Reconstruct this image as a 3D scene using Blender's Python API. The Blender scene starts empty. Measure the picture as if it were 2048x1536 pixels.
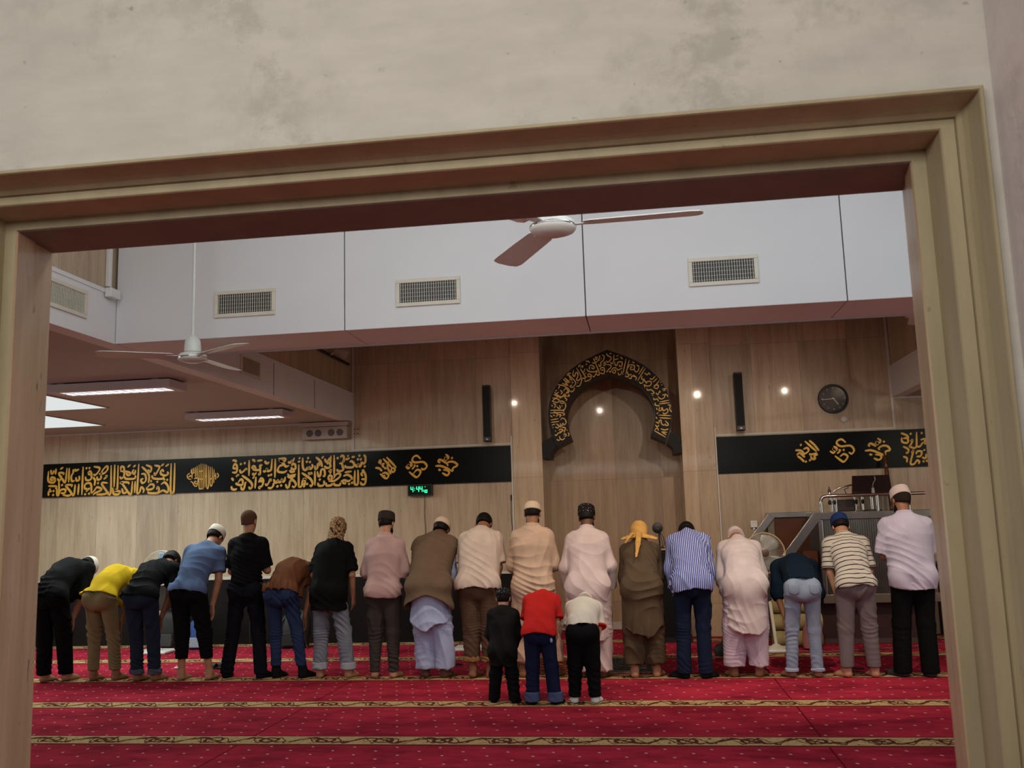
import bpy, bmesh, math, random
import numpy as np
from mathutils import Vector, Matrix

SC = bpy.context.scene
COL = SC.collection
PI = math.pi
random.seed(7)
rng = np.random.default_rng(5)

# ---------------------------------------------------------------- camera
FPX = 1855.327
YAW, PITCH, ROLL = -0.136414254, 0.145886050, -0.0296460728
cy, sy, cp, sp, cr, sr = math.cos(YAW), math.sin(YAW), math.cos(PITCH), math.sin(PITCH), math.cos(ROLL), math.sin(ROLL)
_f = np.array([sy*cp, cy*cp, sp]); _r0 = np.array([cy, -sy, 0.0]); _u0 = np.cross(_r0, _f)
_r = cr*_r0 + sr*_u0; _u = -sr*_r0 + cr*_u0
EYE = np.array([0.0, 0.0, 1.5])
cam = bpy.data.cameras.new('camera'); cam_ob = bpy.data.objects.new('camera', cam); COL.objects.link(cam_ob)
cam.sensor_width = 36.0; cam.lens = 36.0*FPX/2048.0; cam.clip_start = 0.05; cam.clip_end = 100
cam_ob.matrix_world = Matrix(((_r[0], _u[0], -_f[0], 0.0), (_r[1], _u[1], -_f[1], 0.0), (_r[2], _u[2], -_f[2], 1.5), (0, 0, 0, 1)))
cam.dof.use_dof = True; cam.dof.focus_distance = 9.6; cam.dof.aperture_fstop = 9.0
SC.camera = cam_ob
_M = np.array([_r, -_u, _f])
def ray(x, y): return _M.T @ np.array([(x-1024)/FPX, (y-768)/FPX, 1.0])
def onY(x, y, Y): d = ray(x, y); return EYE + d*(Y/d[1])
def onX(x, y, X): d = ray(x, y); return EYE + d*(X/d[0])
def onZ(x, y, Z=0.0): d = ray(x, y); return EYE + d*((Z-1.5)/d[2])

# ---------------------------------------------------------------- view, world
vs = SC.view_settings
SC.display_settings.display_device = 'sRGB'
vs.view_transform = 'Standard'; vs.look = 'None'; vs.gamma = 1.0; vs.use_curve_mapping = False
vs.exposure = 0.22
SC.cycles.use_denoising = True
SC.cycles.max_bounces = 7; SC.cycles.diffuse_bounces = 4; SC.cycles.glossy_bounces = 3; SC.cycles.transmission_bounces = 4
SC.cycles.caustics_reflective = False; SC.cycles.caustics_refractive = False
SC.cycles.sample_clamp_indirect = 4.0
W = bpy.data.worlds.new('world'); SC.world = W; W.use_nodes = True
W.node_tree.nodes['Background'].inputs[0].default_value = (0.75, 0.82, 0.9, 1)
W.node_tree.nodes['Background'].inputs[1].default_value = 0.10

# ---------------------------------------------------------------- lights
def area(name, loc, target, sx, sy_, power, col):
    l = bpy.data.lights.new(name, 'AREA'); l.shape = 'RECTANGLE'; l.size = sx; l.size_y = sy_; l.energy = power; l.color = col
    o = bpy.data.objects.new(name, l); COL.objects.link(o); o.location = loc
    o.rotation_euler = (Vector(target)-Vector(loc)).to_track_quat('-Z', 'Y').to_euler()
    return o
def spot(name, loc, target, power, col, ang, blend=0.6, rad=0.03):
    l = bpy.data.lights.new(name, 'SPOT'); l.energy = power; l.color = col; l.spot_size = math.radians(ang); l.spot_blend = blend; l.shadow_soft_size = rad
    o = bpy.data.objects.new(name, l); COL.objects.link(o); o.location = loc
    o.rotation_euler = (Vector(target)-Vector(loc)).to_track_quat('-Z', 'Y').to_euler()
    return o
# nave skylight and the lamp row over the entrance
area('nave_skylight', (-0.35, 3.9, 4.35), (-0.35, 6.2, 0.0), 5.6, 1.6, 78, (0.90, 0.96, 1.0))
area('entrance_lamps', (-0.6, 2.75, 2.72), (-0.6, 7.6, 0.6), 5.6, 0.25, 26, (0.97, 0.98, 1.0))
area('daylight_right', (2.95, 3.6, 3.5), (1.7, 6.3, 3.1), 0.9, 1.2, 9, (0.45, 0.76, 1.0))
# row of warm downlights hidden behind the beam
for x_, pw in ((-2.3, 84), (-0.8, 104), (1.05, 178), (2.6, 102)):
    spot('bay_downlight', (x_, 7.15, 3.66), (x_*0.85-0.05, 10.4, 0.35), pw, (1.0, 0.80, 0.62), 104, 0.85, 0.025)
# fluorescent light under the low ceilings and unseen side fills, added for more neutral ceilings
area('left_aisle_lamps', (-6.4, 9.8, 2.795), (-6.4, 9.8, 0), 4.4, 1.6, 112, (0.88, 1.0, 0.92))
area('left_side_fill', (-9.9, 7.0, 1.5), (-4.0, 9.0, 0.9), 4.0, 1.6, 50, (0.92, 1.0, 0.98))
area('right_side_fill', (8.2, 7.0, 1.5), (2.0, 9.0, 0.9), 4.0, 1.6, 50, (0.92, 1.0, 0.98))
area('right_aisle_lamps', (5.2, 8.0, 2.72), (5.0, 9.0, 0), 2.6, 4.0, 40, (0.97, 0.95, 0.78))
# corridor lamp behind the photographer
for x_, pw in ((0.2, 20), (-1.6, 24)): area('corridor_lamp', (x_, -0.6, 2.8), (-0.45, 2.0, 1.8), 1.4, 0.8, pw, (1.0, 0.96, 0.88))

# ---------------------------------------------------------------- node helper
class NT:
    def __init__(s, name):
        s.m = bpy.data.materials.new(name); s.m.use_nodes = True; s.t = s.m.node_tree
        s.b = s.t.nodes['Principled BSDF']
    def n(s, typ, ins=None, **props):
        nd = s.t.nodes.new(typ)
        for k, v in props.items(): setattr(nd, k, v)
        for k, v in (ins or {}).items():
            if isinstance(v, bpy.types.NodeSocket): s.t.links.new(v, nd.inputs[k])
            else: nd.inputs[k].default_value = v
        return nd
    def m_(s, op, a, b=None, c=None):
        ins = {0: a}
        if b is not None: ins[1] = b
        if c is not None: ins[2] = c
        return s.n('ShaderNodeMath', ins, operation=op).outputs[0]
    def mix(s, fac, a, b, mode='MIX'):
        nd = s.n('ShaderNodeMix', None, data_type='RGBA', blend_type=mode)
        for i, v in ((0, fac), (6, a), (7, b)):
            if isinstance(v, bpy.types.NodeSocket): s.t.links.new(v, nd.inputs[i])
            else: nd.inputs[i].default_value = v if i == 0 else (*v[:3], 1)
        return nd.outputs[2]
    def noise(s, vec, scale, detail=3, rough=0.55):
        return s.n('ShaderNodeTexNoise', {'Vector': vec, 'Scale': scale, 'Detail': detail, 'Roughness': rough}).outputs[0]
    def ramp(s, fac, *stops):
        nd = s.n('ShaderNodeValToRGB', {0: fac}); e = nd.color_ramp.elements
        while len(e) < len(stops): e.new(0.5)
        for i, (p, c) in enumerate(stops):
            e[i].position = p; e[i].color = (*c, 1) if not isinstance(c, float) else (c, c, c, 1)
        return nd.outputs[0]
    def mapv(s, vec, scale=(1, 1, 1), loc=(0, 0, 0), rot=(0, 0, 0)):
        return s.n('ShaderNodeMapping', {'Vector': vec, 'Scale': scale, 'Location': loc, 'Rotation': rot}).outputs[0]
    def pos(s): return s.n('ShaderNodeNewGeometry').outputs['Position']
    def obj(s): return s.n('ShaderNodeTexCoord').outputs['Object']
    def xyz(s, v): return s.n('ShaderNodeSeparateXYZ', {0: v}).outputs
    def bump(s, h, strength=0.3, dist=0.01):
        s.t.links.new(s.n('ShaderNodeBump', {'Height': h, 'Strength': strength, 'Distance': dist}).outputs[0], s.b.inputs['Normal'])
    def set(s, **k):
        names = dict(col='Base Color', rough='Roughness', metal='Metallic', spec='Specular IOR Level', emit='Emission Color', estr='Emission Strength', coat='Coat Weight', coatr='Coat Roughness', sheen='Sheen Weight', trans='Transmission Weight', alpha='Alpha')
        for q, v in k.items():
            i = s.b.inputs[names[q]]
            if isinstance(v, bpy.types.NodeSocket): s.t.links.new(v, i)
            elif isinstance(v, (tuple, list)): i.default_value = (*v[:3], 1)
            else: i.default_value = v
        return s
def srgb(r, g, b):
    f = lambda c: (c/255/12.92) if c/255 <= 0.04045 else ((c/255+0.055)/1.055)**2.4
    return (f(r), f(g), f(b))
_mc = {}
def plain(name, col, rough=0.5, metal=0.0, var=0.12, scale=9.0, **k):
    if name in _mc: return _mc[name]
    t = NT(name); nz = t.noise(t.obj(), scale, 3)
    c0 = tuple(max(0, c*(1-var)) for c in col); c1 = tuple(min(1, c*(1+var)) for c in col)
    t.set(col=t.ramp(nz, (0.3, c0), (0.7, c1)), rough=rough, metal=metal, **k)
    _mc[name] = t.m
    return t.m
def glow(name, col, strength):
    t = NT(name); t.set(col=(0, 0, 0), emit=col, estr=strength, rough=0.5); return t.m

# carpet: red field with a slanted lattice of pale flecks, gold vine bands across
def carpet():
    t = NT('carpet'); p = t.pos(); X, Y, Z = t.xyz(p)
    tt = t.m_('FLOORED_MODULO', t.m_('SUBTRACT', Y, 6.45), 1.29)
    band = t.m_('LESS_THAN', tt, 0.285)
    edge = t.m_('MAXIMUM', t.m_('LESS_THAN', tt, 0.04), t.m_('MULTIPLY', t.m_('GREATER_THAN', tt, 0.268), band))
    v = t.m_('MULTIPLY', t.m_('SUBTRACT', tt, 0.155), 8.6)
    wob = t.m_('MULTIPLY', t.m_('SUBTRACT', t.noise(p, 9.0, 2), 0.5), 1.3)
    c1 = t.m_('ADD', t.m_('MULTIPLY', t.m_('SINE', t.m_('MULTIPLY', X, 2*PI/0.42)), 0.55), wob)
    l1 = t.m_('LESS_THAN', t.m_('ABSOLUTE', t.m_('SUBTRACT', v, c1)), 0.17)
    c2 = t.m_('MULTIPLY', t.m_('SINE', t.m_('MULTIPLY', X, 2*PI/0.21)), 0.62)
    l2 = t.m_('LESS_THAN', t.m_('ABSOLUTE', t.m_('SUBTRACT', t.m_('ADD', v, wob), c2)), 0.10)
    # curls: rings along the band
    fx = t.m_('SUBTRACT', t.m_('FLOORED_MODULO', X, 0.42), 0.21)
    rr = t.m_('SQRT', t.m_('ADD', t.m_('POWER', t.m_('MULTIPLY', fx, 9.0), 2.0), t.m_('POWER', t.m_('ADD', v, t.m_('MULTIPLY', wob, 0.5)), 2.0)))
    l3 = t.m_('LESS_THAN', t.m_('ABSOLUTE', t.m_('SUBTRACT', rr, 0.55)), 0.12)
    vine = t.m_('MAXIMUM', l1, t.m_('MAXIMUM', l2, l3))
    vine = t.m_('MAXIMUM', vine, t.m_('GREATER_THAN', t.noise(p, 26.0, 1), 0.66))
    vine = t.m_('MULTIPLY', vine, t.m_('LESS_THAN', t.m_('ABSOLUTE', v), 0.85))
    det = -0.03128
    u_ = t.m_('ADD', t.m_('MULTIPLY', X, -0.103/det), t.m_('MULTIPLY', Y, 0.121/det))
    w_ = t.m_('ADD', t.m_('MULTIPLY', X, 0.107/det), t.m_('MULTIPLY', Y, 0.178/det))
    fu = t.m_('SUBTRACT', t.m_('FLOORED_MODULO', u_, 1.0), 0.5); fw = t.m_('SUBTRACT', t.m_('FLOORED_MODULO', w_, 1.0), 0.5)
    dx = t.m_('ADD', t.m_('MULTIPLY', fu, 0.178), t.m_('MULTIPLY', fw, -0.121))
    dy = t.m_('ADD', t.m_('MULTIPLY', fu, -0.107), t.m_('MULTIPLY', fw, -0.103))
    dd = t.m_('ADD', t.m_('POWER', t.m_('MULTIPLY', t.m_('ADD', dx, t.m_('MULTIPLY', dy, 0.3)), 1.0), 2.0), t.m_('POWER', t.m_('MULTIPLY', dy, 0.8), 2.0))
    dot = t.m_('LESS_THAN', dd, 0.0105**2)
    # brushed pile: big soft patches
    n1 = t.noise(t.mapv(p, (0.9, 1.7, 1), rot=(0, 0, 0.5)), 1.6, 4, 0.6)
    n2 = t.noise(t.mapv(p, (1.0, 2.4, 1), rot=(0, 0, 0.25)), 5.0, 3, 0.6)
    nn = t.m_('ADD', t.m_('MULTIPLY', n1, 0.65), t.m_('MULTIPLY', n2, 0.35))
    red = t.ramp(nn, (0.38, (0.19, 0.012, 0.026)), (0.62, (0.43, 0.027, 0.054)))
    # seams between carpet widths
    seam = t.m_('LESS_THAN', t.m_('ABSOLUTE', t.m_('SUBTRACT', t.m_('FLOORED_MODULO', t.m_('ADD', X, 0.9), 4.0), 2.0)), 0.006)
    field = t.mix(seam, t.mix(dot, red, (0.50, 0.30, 0.28)), (0.12, 0.004, 0.012))
    gold = t.ramp(t.noise(p, 30, 2), (0.3, (0.40, 0.27, 0.12)), (0.7, (0.52, 0.37, 0.18)))
    bandc = t.mix(edge, t.mix(vine, gold, (0.10, 0.028, 0.018)), (0.13, 0.02, 0.015))
    t.set(col=t.mix(band, field, bandc), rough=1.0, spec=0.03)
    t.bump(t.noise(p, 160, 2), 0.35, 0.004)
    return t.m

def travertine(name, tint=(1, 1, 1), joints=True, w=0.60, h=1.46, x0=0.25, z0=0.74, gloss=0.28, axis='x'):
    t = NT(name); p = t.pos(); X, Y, Z = t.xyz(p)
    n1 = t.noise(t.mapv(p, (3.2, 3.2, 0.35)), 3.0, 6, 0.62)
    n2 = t.noise(t.mapv(p, (14, 14, 0.9)), 3.0, 4, 0.6)
    n3 = t.noise(t.mapv(p, (0.9, 0.9, 0.5)), 1.2, 2, 0.5)
    s = t.m_('ADD', t.m_('ADD', t.m_('MULTIPLY', n1, 0.5), t.m_('MULTIPLY', n2, 0.3)), t.m_('MULTIPLY', n3, 0.2))
    k = lambda r, g, b: (r*tint[0], g*tint[1], b*tint[2])
    col = t.ramp(s, (0.34, k(0.36, 0.26, 0.17)), (0.46, k(0.46, 0.345, 0.228)), (0.58, k(0.54, 0.42, 0.285)), (0.7, k(0.60, 0.48, 0.34)))
    pit = t.ramp(t.noise(t.mapv(p, (30, 30, 6)), 1.6, 3, 0.7), (0.27, 0.0), (0.33, 1.0))
    col = t.mix(pit, k(0.20, 0.13, 0.08), col)
    hgt = pit
    if joints:
        A = Y if axis == 'y' else X
        ju = t.m_('FLOORED_MODULO', t.m_('SUBTRACT', A, x0), w); jv = t.m_('FLOORED_MODULO', t.m_('SUBTRACT', Z, z0), h)
        cid = t.m_('ADD', t.m_('FLOOR', t.m_('DIVIDE', t.m_('SUBTRACT', A, x0), w)), t.m_('MULTIPLY', t.m_('FLOOR', t.m_('DIVIDE', t.m_('SUBTRACT', Z, z0), h)), 17.0))
        rnd = t.n('ShaderNodeTexWhiteNoise', {'W': cid}, noise_dimensions='1D').outputs[0]
        col = t.mix(1.0, col, t.ramp(rnd, (0.0, (0.84, 0.83, 0.82)), (1.0, (1.06, 1.04, 1.02))), 'MULTIPLY')
        j = t.m_('MAXIMUM', t.m_('LESS_THAN', ju, 0.005), t.m_('LESS_THAN', jv, 0.005))
        col = t.mix(t.m_('MULTIPLY', j, 0.5), col, k(0.10, 0.065, 0.045))
    t.set(col=col, rough=t.ramp(n1, (0.3, gloss+0.12), (0.7, gloss)), spec=0.3, coat=0.12, coatr=0.06)
    t.bump(hgt, 0.12, 0.003)
    return t.m

def cream_wall(name, base, stain, peel=True):
    t = NT(name); p = t.pos()
    n1 = t.noise(p, 1.6, 5, 0.6); n2 = t.noise(t.mapv(p, (1, 1, 1), (3, 1, 7)), 7.0, 6, 0.72); n3 = t.noise(t.mapv(p, (1.1, 1, 3.5)), 3.5, 4, 0.6)
    col = t.ramp(n3, (0.3, tuple(c*0.90 for c in base)), (0.7, tuple(min(1, c*1.06) for c in base)))
    # blotchy mould: only inside some patches
    msk = t.m_('MULTIPLY', t.ramp(n1, (0.44, 0.0), (0.58, 1.0)), t.ramp(n2, (0.47, 0.0), (0.60, 1.0)))
    col = t.mix(t.m_('MULTIPLY', msk, 0.5), col, stain)
    spots = t.ramp(t.noise(p, 22, 2), (0.70, 0.0), (0.76, 1.0))
    col = t.mix(t.m_('MULTIPLY', spots, 0.6), col, tuple(c*0.7 for c in stain))
    t.set(col=col, rough=0.75, spec=0.25)
    t.bump(t.m_('ADD', t.m_('MULTIPLY', n2, 0.6), t.m_('MULTIPLY', msk, -0.5)), 0.45, 0.012)
    return t.m

def worn_paint(name, base, chip):
    t = NT(name); p = t.pos()
    n = t.noise(t.mapv(p, (5, 5, 1.2)), 2.0, 4, 0.6); c = t.ramp(t.noise(p, 16, 4, 0.7), (0.66, 0.0), (0.72, 1.0))
    col = t.ramp(n, (0.3, tuple(x*0.84 for x in base)), (0.7, tuple(x*1.08 for x in base)))
    t.set(col=t.mix(t.m_('MULTIPLY', c, 0.55), col, chip), rough=0.5, spec=0.4)
    t.bump(n, 0.15, 0.006)
    return t.m

M_CARPET = carpet()
M_TRAV = travertine('travertine', tint=(0.98, 1.0, 1.06))
M_TRAVY = travertine('travertine_side', axis='y')
M_TRAVN = travertine('travertine_niche', joints=True, w=0.62, h=1.65, x0=-0.99, z0=0.37, tint=(0.95, 0.93, 0.92))
M_PIL = travertine('travertine_pilaster', joints=True, w=4.0, h=1.65, x0=-3.3, z0=0.40, tint=(1.05, 1.05, 1.05))
M_WHITE = plain('white_board', (0.72, 0.72, 0.71), 0.42, var=0.03, scale=1.5)
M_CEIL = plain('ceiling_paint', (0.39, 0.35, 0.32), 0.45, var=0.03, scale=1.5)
M_FRAME = worn_paint('frame_paint', (0.42, 0.36, 0.225), (0.20, 0.15, 0.09))
M_CREAM = cream_wall('old_cream_plaster', (0.58, 0.555, 0.50), (0.34, 0.325, 0.28))
M_JAMB = travertine('travertine_jamb', joints=False, tint=(1.0, 0.98, 0.93))
M_LAV = cream_wall('lavender_plaster', (0.66, 0.60, 0.59), (0.50, 0.46, 0.45))
M_TRIM = plain('pale_trim', (0.55, 0.51, 0.46), 0.5, var=0.05)
M_DWOOD = plain('black_wood', (0.007, 0.0055, 0.0055), 0.5, var=0.3, scale=4, spec=0.2)
M_BLACK = plain('black_plastic', (0.008, 0.008, 0.009), 0.45)
M_GLOSS = plain('black_glass', (0.005, 0.006, 0.006), 0.2, var=0.1, scale=2, spec=0.12)
M_MATTEBLK = plain('black_board', (0.0045, 0.005, 0.005), 0.5, spec=0.2)
M_GOLD = plain('gold_lettering', srgb(212, 158, 52), 0.42, var=0.12, scale=5)
M_GOLD2 = plain('gold_lettering_bright', srgb(226, 178, 70), 0.40, var=0.15, scale=9)
M_STEEL = plain('brushed_steel', (0.36, 0.35, 0.33), 0.28, metal=1.0, var=0.12, scale=6)
M_CHROME = plain('chrome', (0.62, 0.61, 0.59), 0.12, metal=1.0, var=0.03)
M_WHITEP = plain('white_plastic', (0.72, 0.71, 0.68), 0.35, var=0.03)
M_CREAMP = plain('cream_plastic', (0.66, 0.62, 0.50), 0.4, var=0.04)
M_FAN = plain('fan_enamel', (0.66, 0.68, 0.62), 0.28, var=0.03)
M_BROWNW = plain('red_brown_wood', srgb(86, 46, 21), 0.3, var=0.22, scale=5)

# ---------------------------------------------------------------- mesh helpers
class MB:
    """collects shapes into one mesh"""
    def __init__(s): s.v = []; s.f = []
    def add(s, vs_, fs):
        o = len(s.v); s.v += [tuple(map(float, v)) for v in vs_]; s.f += [tuple(i+o for i in f) for f in fs]; return s
    def box(s, x0, x1, y0, y1, z0, z1, M=None):
        vs_ = [(x, y, z) for x in (x0, x1) for y in (y0, y1) for z in (z0, z1)]
        if M is not None: vs_ = [tuple(M @ Vector(v)) for v in vs_]
        return s.add(vs_, [(0, 1, 3, 2), (4, 6, 7, 5), (0, 4, 5, 1), (2, 3, 7, 6), (0, 2, 6, 4), (1, 5, 7, 3)])
    def loft(s, rings, cap=True, closed=True):
        n = len(rings[0]); vs_ = [p for r in rings for p in r]; fs = []
        for k in range(len(rings)-1):
            for i in range(n if closed else n-1):
                j = (i+1) % n; fs.append((k*n+i, k*n+j, (k+1)*n+j, (k+1)*n+i))
        if cap: fs.append(tuple(range(n-1, -1, -1))); fs.append(tuple((len(rings)-1)*n+i for i in range(n)))
        return s.add(vs_, fs)
    def lathe(s, prof, seg=24, M=None, ex=1.0, ey=1.0):
        rings = [[(r*ex*math.cos(2*PI*i/seg), r*ey*math.sin(2*PI*i/seg), z) for i in range(seg)] for r, z in prof]
        if M is not None: rings = [[tuple(M @ Vector(p)) for p in r] for r in rings]
        return s.loft(rings)
    def tube(s, pts, r, seg=8, closed=False):
        P = [Vector(p) for p in pts]; n = len(P); rings = []; up = None
        for i in range(n):
            if closed: d = P[(i+1) % n]-P[i-1]
            else: d = P[min(i+1, n-1)]-P[max(i-1, 0)]
            d.normalize()
            if up is None: up = d.orthogonal().normalized()
            up = (up - d*up.dot(d)).normalized(); q = d.cross(up)
            rr = r[i] if isinstance(r, (list, tuple)) else r
            rings.append([tuple(P[i]+(up*math.cos(2*PI*k/seg)+q*math.sin(2*PI*k/seg))*rr) for k in range(seg)])
        if closed:
            rings.append(rings[0]); return s.loft(rings, cap=False)
        return s.loft(rings)
    def prism(s, poly, y0, y1, flip=False):
        """poly of (x, z) extruded along y"""
        n = len(poly); vs_ = [(x, y0, z) for x, z in poly]+[(x, y1, z) for x, z in poly]
        fs = [tuple(range(n)), tuple(range(2*n-1, n-1, -1))]+[(i, i+n, (i+1) % n+n, (i+1) % n) for i in range(n)]
        return s.add(vs_, fs)
    def build(s, name, mat, smooth=None, bevel=0.0, recalc=True):
        me = bpy.data.meshes.new(name); me.from_pydata(s.v, [], s.f); me.update()
        if recalc:
            b = bmesh.new(); b.from_mesh(me); bmesh.ops.recalc_face_normals(b, faces=b.faces); b.to_mesh(me); b.free()
        if mat: me.materials.append(mat)
        o = bpy.data.objects.new(name, me); COL.objects.link(o)
        if smooth is not None:
            me.polygons.foreach_set('use_smooth', [True]*len(me.polygons))
            try: me.set_sharp_from_angle(angle=math.radians(smooth))
            except Exception: pass
        if bevel:
            md = o.modifiers.new('bevel', 'BEVEL'); md.width = bevel; md.segments = 2; md.limit_method = 'ANGLE'; md.angle_limit = 0.6
        return o
def thing(name, label, cat, loc=(0, 0, 0), group=None, world=True):
    """an Empty at the thing's base; parts are built in world coordinates when world=True"""
    o = bpy.data.objects.new(name, None); COL.objects.link(o); o.location = loc; o.empty_display_size = 0.1
    o['label'] = label; o['category'] = cat
    if group: o['group'] = group
    WORLD[o.name] = world
    return o
WORLD = {}
def part(mb, name, mat, parent, **k):
    """a part built in world coordinates, parented without moving"""
    o = mb.build(name, mat, **k)
    o.parent = parent
    if parent.type == 'EMPTY':
        if WORLD.get(parent.name): o.matrix_parent_inverse = Matrix.Translation(-Vector(parent.location))
    return o
def tag(o, label, cat, group=None):
    o['label'] = label; o['category'] = cat
    if group: o['group'] = group
    return o
def struct(name, mb, mat, **k):
    o = mb.build(name, mat, **k); o['kind'] = 'structure'; return o
def dup(root, loc, label=None, rotz=None, group=None):
    r = root.copy(); COL.objects.link(r); r.location = loc
    WORLD[r.name] = WORLD.get(root.name)
    if rotz is not None: r.rotation_euler = (0, 0, rotz)
    if label: r['label'] = label
    if group: r['group'] = group
    for ch in list(root.children):
        c = ch.copy(); COL.objects.link(c); c.parent = r
        for g in list(ch.children):
            d = g.copy(); COL.objects.link(d); d.parent = c
    return r
# ================================================================= SETTING
YW, YF = 12.1, 2.0                    # far wall, entrance wall (corridor side)
ZC = 2.889                            # low ceiling
XL, XR = -3.852, 3.14                 # nave sides
ZT = 4.45                             # nave ceiling
XA, XB = -10.2, 8.4                   # side walls
XM = -0.387                           # axis of the niche
struct('floor', MB().box(XA, XB, -3.0, 13.2, -0.12, 0.0), M_CARPET)
# far wall: aisle parts, nave parts, niche
struct('wall_far', MB().box(XA, -1.67, YW, YW+0.2, 0, ZT), M_TRAV)
struct('wall_far_right', MB().box(0.93, XB, YW, YW+0.2, 0, ZT), M_TRAV)
struct('wall_niche', MB().box(-1.7, 0.95, 12.98, 13.1, 0, ZT), M_TRAVN)
for nm, a, b in (('wall_pilaster_left', -1.675, -1.285), ('wall_pilaster_right', 0.515, 0.93)):
    struct(nm, MB().box(a, b, YW-0.03, 12.98, 0, ZT), M_PIL, bevel=0.004)
struct('wall_left', MB().box(XA-0.2, XA, 2.2, YW+0.2, 0, ZC), M_TRAVY)
struct('wall_right', MB().box(XB, XB+0.2, 2.2, YW+0.2, 0, ZC), M_TRAVY)
struct('wall_nave_left', MB().box(XL-0.2, XL-0.02, 2.2, YW, 3.25, ZT), M_TRAVY)
struct('wall_nave_right', MB().box(XR+0.02, XR+0.2, 2.2, YW, 3.25, ZT), M_TRAVY)
struct('ceiling', MB().box(XL-0.2, XR+0.2, 2.2, 13.1, ZT, ZT+0.1), M_WHITE)
struct('ceiling_left', MB().box(XA-0.2, XL-0.012, 2.2, YW, ZC, ZC+0.12), M_CEIL)
struct('ceiling_right', MB().box(XR+0.012, XB+0.2, 2.2, YW, ZC, ZC+0.12), M_CEIL)
# fascia boards along the nave with a small lip
for nm, x0, x1 in (('trim_1', XL-0.14, XL), ('trim_2', XR, XR+0.14)):
    m = MB().box(x0, x1, 2.2, YW-0.005, ZC-0.001, 3.265)
    xf = x1 if nm == 'trim_1' else x0
    m.box(xf-0.008, xf+0.008, 2.2, YW-0.005, 3.245, 3.275)
    struct(nm, m, M_WHITE)
seam = MB()
for y in (4.6, 6.9, 9.35, 10.6): seam.box(XL-0.002, XL+0.0035, y-0.004, y+0.004, ZC+0.005, 3.24)
struct('trim_3', seam, plain('joint_shadow_gap', (0.10, 0.10, 0.10), 0.8))
# cross beam (boxed duct) over the nave: front panels with open joints
bm_ = MB(); xs = [XL, -2.075, -0.336, 1.418, XR]
for a, b in zip(xs[:-1], xs[1:]): bm_.box(a+0.0035, b-0.0035, 6.33, 6.89, ZC, ZT)
struct('ceiling_beam', bm_, M_WHITE, bevel=0.004)
struct('ceiling_beam_core', MB().box(XL, XR, 6.345, 6.875, ZC+0.012, ZT), plain('beam_core', (0.08, 0.08, 0.08), 0.9))
struct('trim_4', MB().box(XL, XR, 6.888, 6.905, ZC-0.012, ZC+0.03), M_CEIL)
# pale trims on the far wall
m = MB().box(XL-0.012, XL+0.018, YW-0.014, YW, 2.49, ZT).box(XL, -1.676, YW-0.012, YW, 2.487, 2.512)
m.box(XR-0.018, XR+0.012, YW-0.014, YW, 2.49, ZT).box(0.932, XR, YW-0.012, YW, 2.487, 2.512)
m.box(XR, XB, YW-0.012, YW, ZC-0.02, ZC).box(XA, XL, YW-0.012, YW, ZC-0.02, ZC)
struct('trim_5', m, M_TRIM)
struct('trim_6', MB().box(-1.70, -1.678, YW-0.03, YW-0.004, 0.0, 2.6).box(0.934, 0.952, YW-0.028, YW, 0.0, 2.6), M_TRIM)
# dark dado with a pale ledge
for nm, a, b in (('wall_dado_left', XA, -1.703), ('wall_dado_right', 3.46, XB)):
    m = MB().box(a, b, 11.90, YW-0.001, 0.0, 0.83)
    struct(nm, m, M_DWOOD)
    struct('trim_7' if a < 0 else 'trim_8', MB().box(a, b, 11.885, YW-0.001, 0.831, 0.862), M_TRIM, bevel=0.004)
pn = MB()
for x in np.arange(XA+0.5, -1.8, 0.9): pn.box(x-0.003, x+0.003, 11.896, 11.9, 0.02, 0.82)
struct('trim_9', pn, plain('dado_joint', (0.03, 0.026, 0.024), 0.6))
struct('baseboard_right', MB().box(0.955, 1.62, 12.04, YW-0.001, 0, 0.10).box(-1.283, 0.513, 12.94, 12.979, 0, 0.10), M_TRIM, bevel=0.005)

# entrance wall with the stepped timber frame
OL, OR, OT = -1.664, 0.694, 2.306
RX, LX, TZ = 0.757, -1.727, 2.386
wf = MB().box(XA-0.2, LX, YF, 2.2, 0, ZT).box(RX, XB+0.2, YF, 2.2, 0, ZT).box(LX, RX, YF, 2.2, TZ, ZT)
wf.box(XA-0.2, LX-0.001, 2.2, 2.40, 0, ZT).box(RX+0.001, XB+0.2, 2.2, 2.40, 0, ZT).box(LX, RX, 2.2, 2.40, TZ, ZT)
struct('wall_front', wf, M_CREAM)
prof = [(-1.727, 0.757, 2.386, 1.984), (-1.724, 0.754, 2.384, 1.980), (-1.718, 0.748, 2.3765, 1.979), (-1.7165, 0.7465, 2.3745, 1.984), (-1.716, 0.746, 2.374, 2.002),
        (-1.715, 0.745, 2.3735, 2.02), (-1.712, 0.742, 2.3715, 2.045), (-1.706, 0.736, 2.367, 2.064), (-1.698, 0.728, 2.359, 2.075), (-1.6965, 0.7265, 2.3575, 2.094),
        (-1.6955, 0.7255, 2.3565, 2.083), (-1.667, 0.697, 2.3365, 2.083), (-1.6645, 0.6945, 2.334, 2.088),
        (-1.6645, 0.6945, 2.334, 2.198), (-1.633, 0.663, 2.309, 2.198), (-1.630, 0.660, 2.306, 2.204),
        (-1.645, 0.672, 2.306, 2.295), (-1.652, 0.680, 2.306, 2.298), (-1.664, 0.694, 2.306, 2.40),
        (-1.727, 0.757, 2.386, 2.402)]
fr = MB(); rings = [[(l, y, 0.0), (l, y, t), (r, y, t), (r, y, 0.0)] for l, r, t, y in prof]
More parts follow.
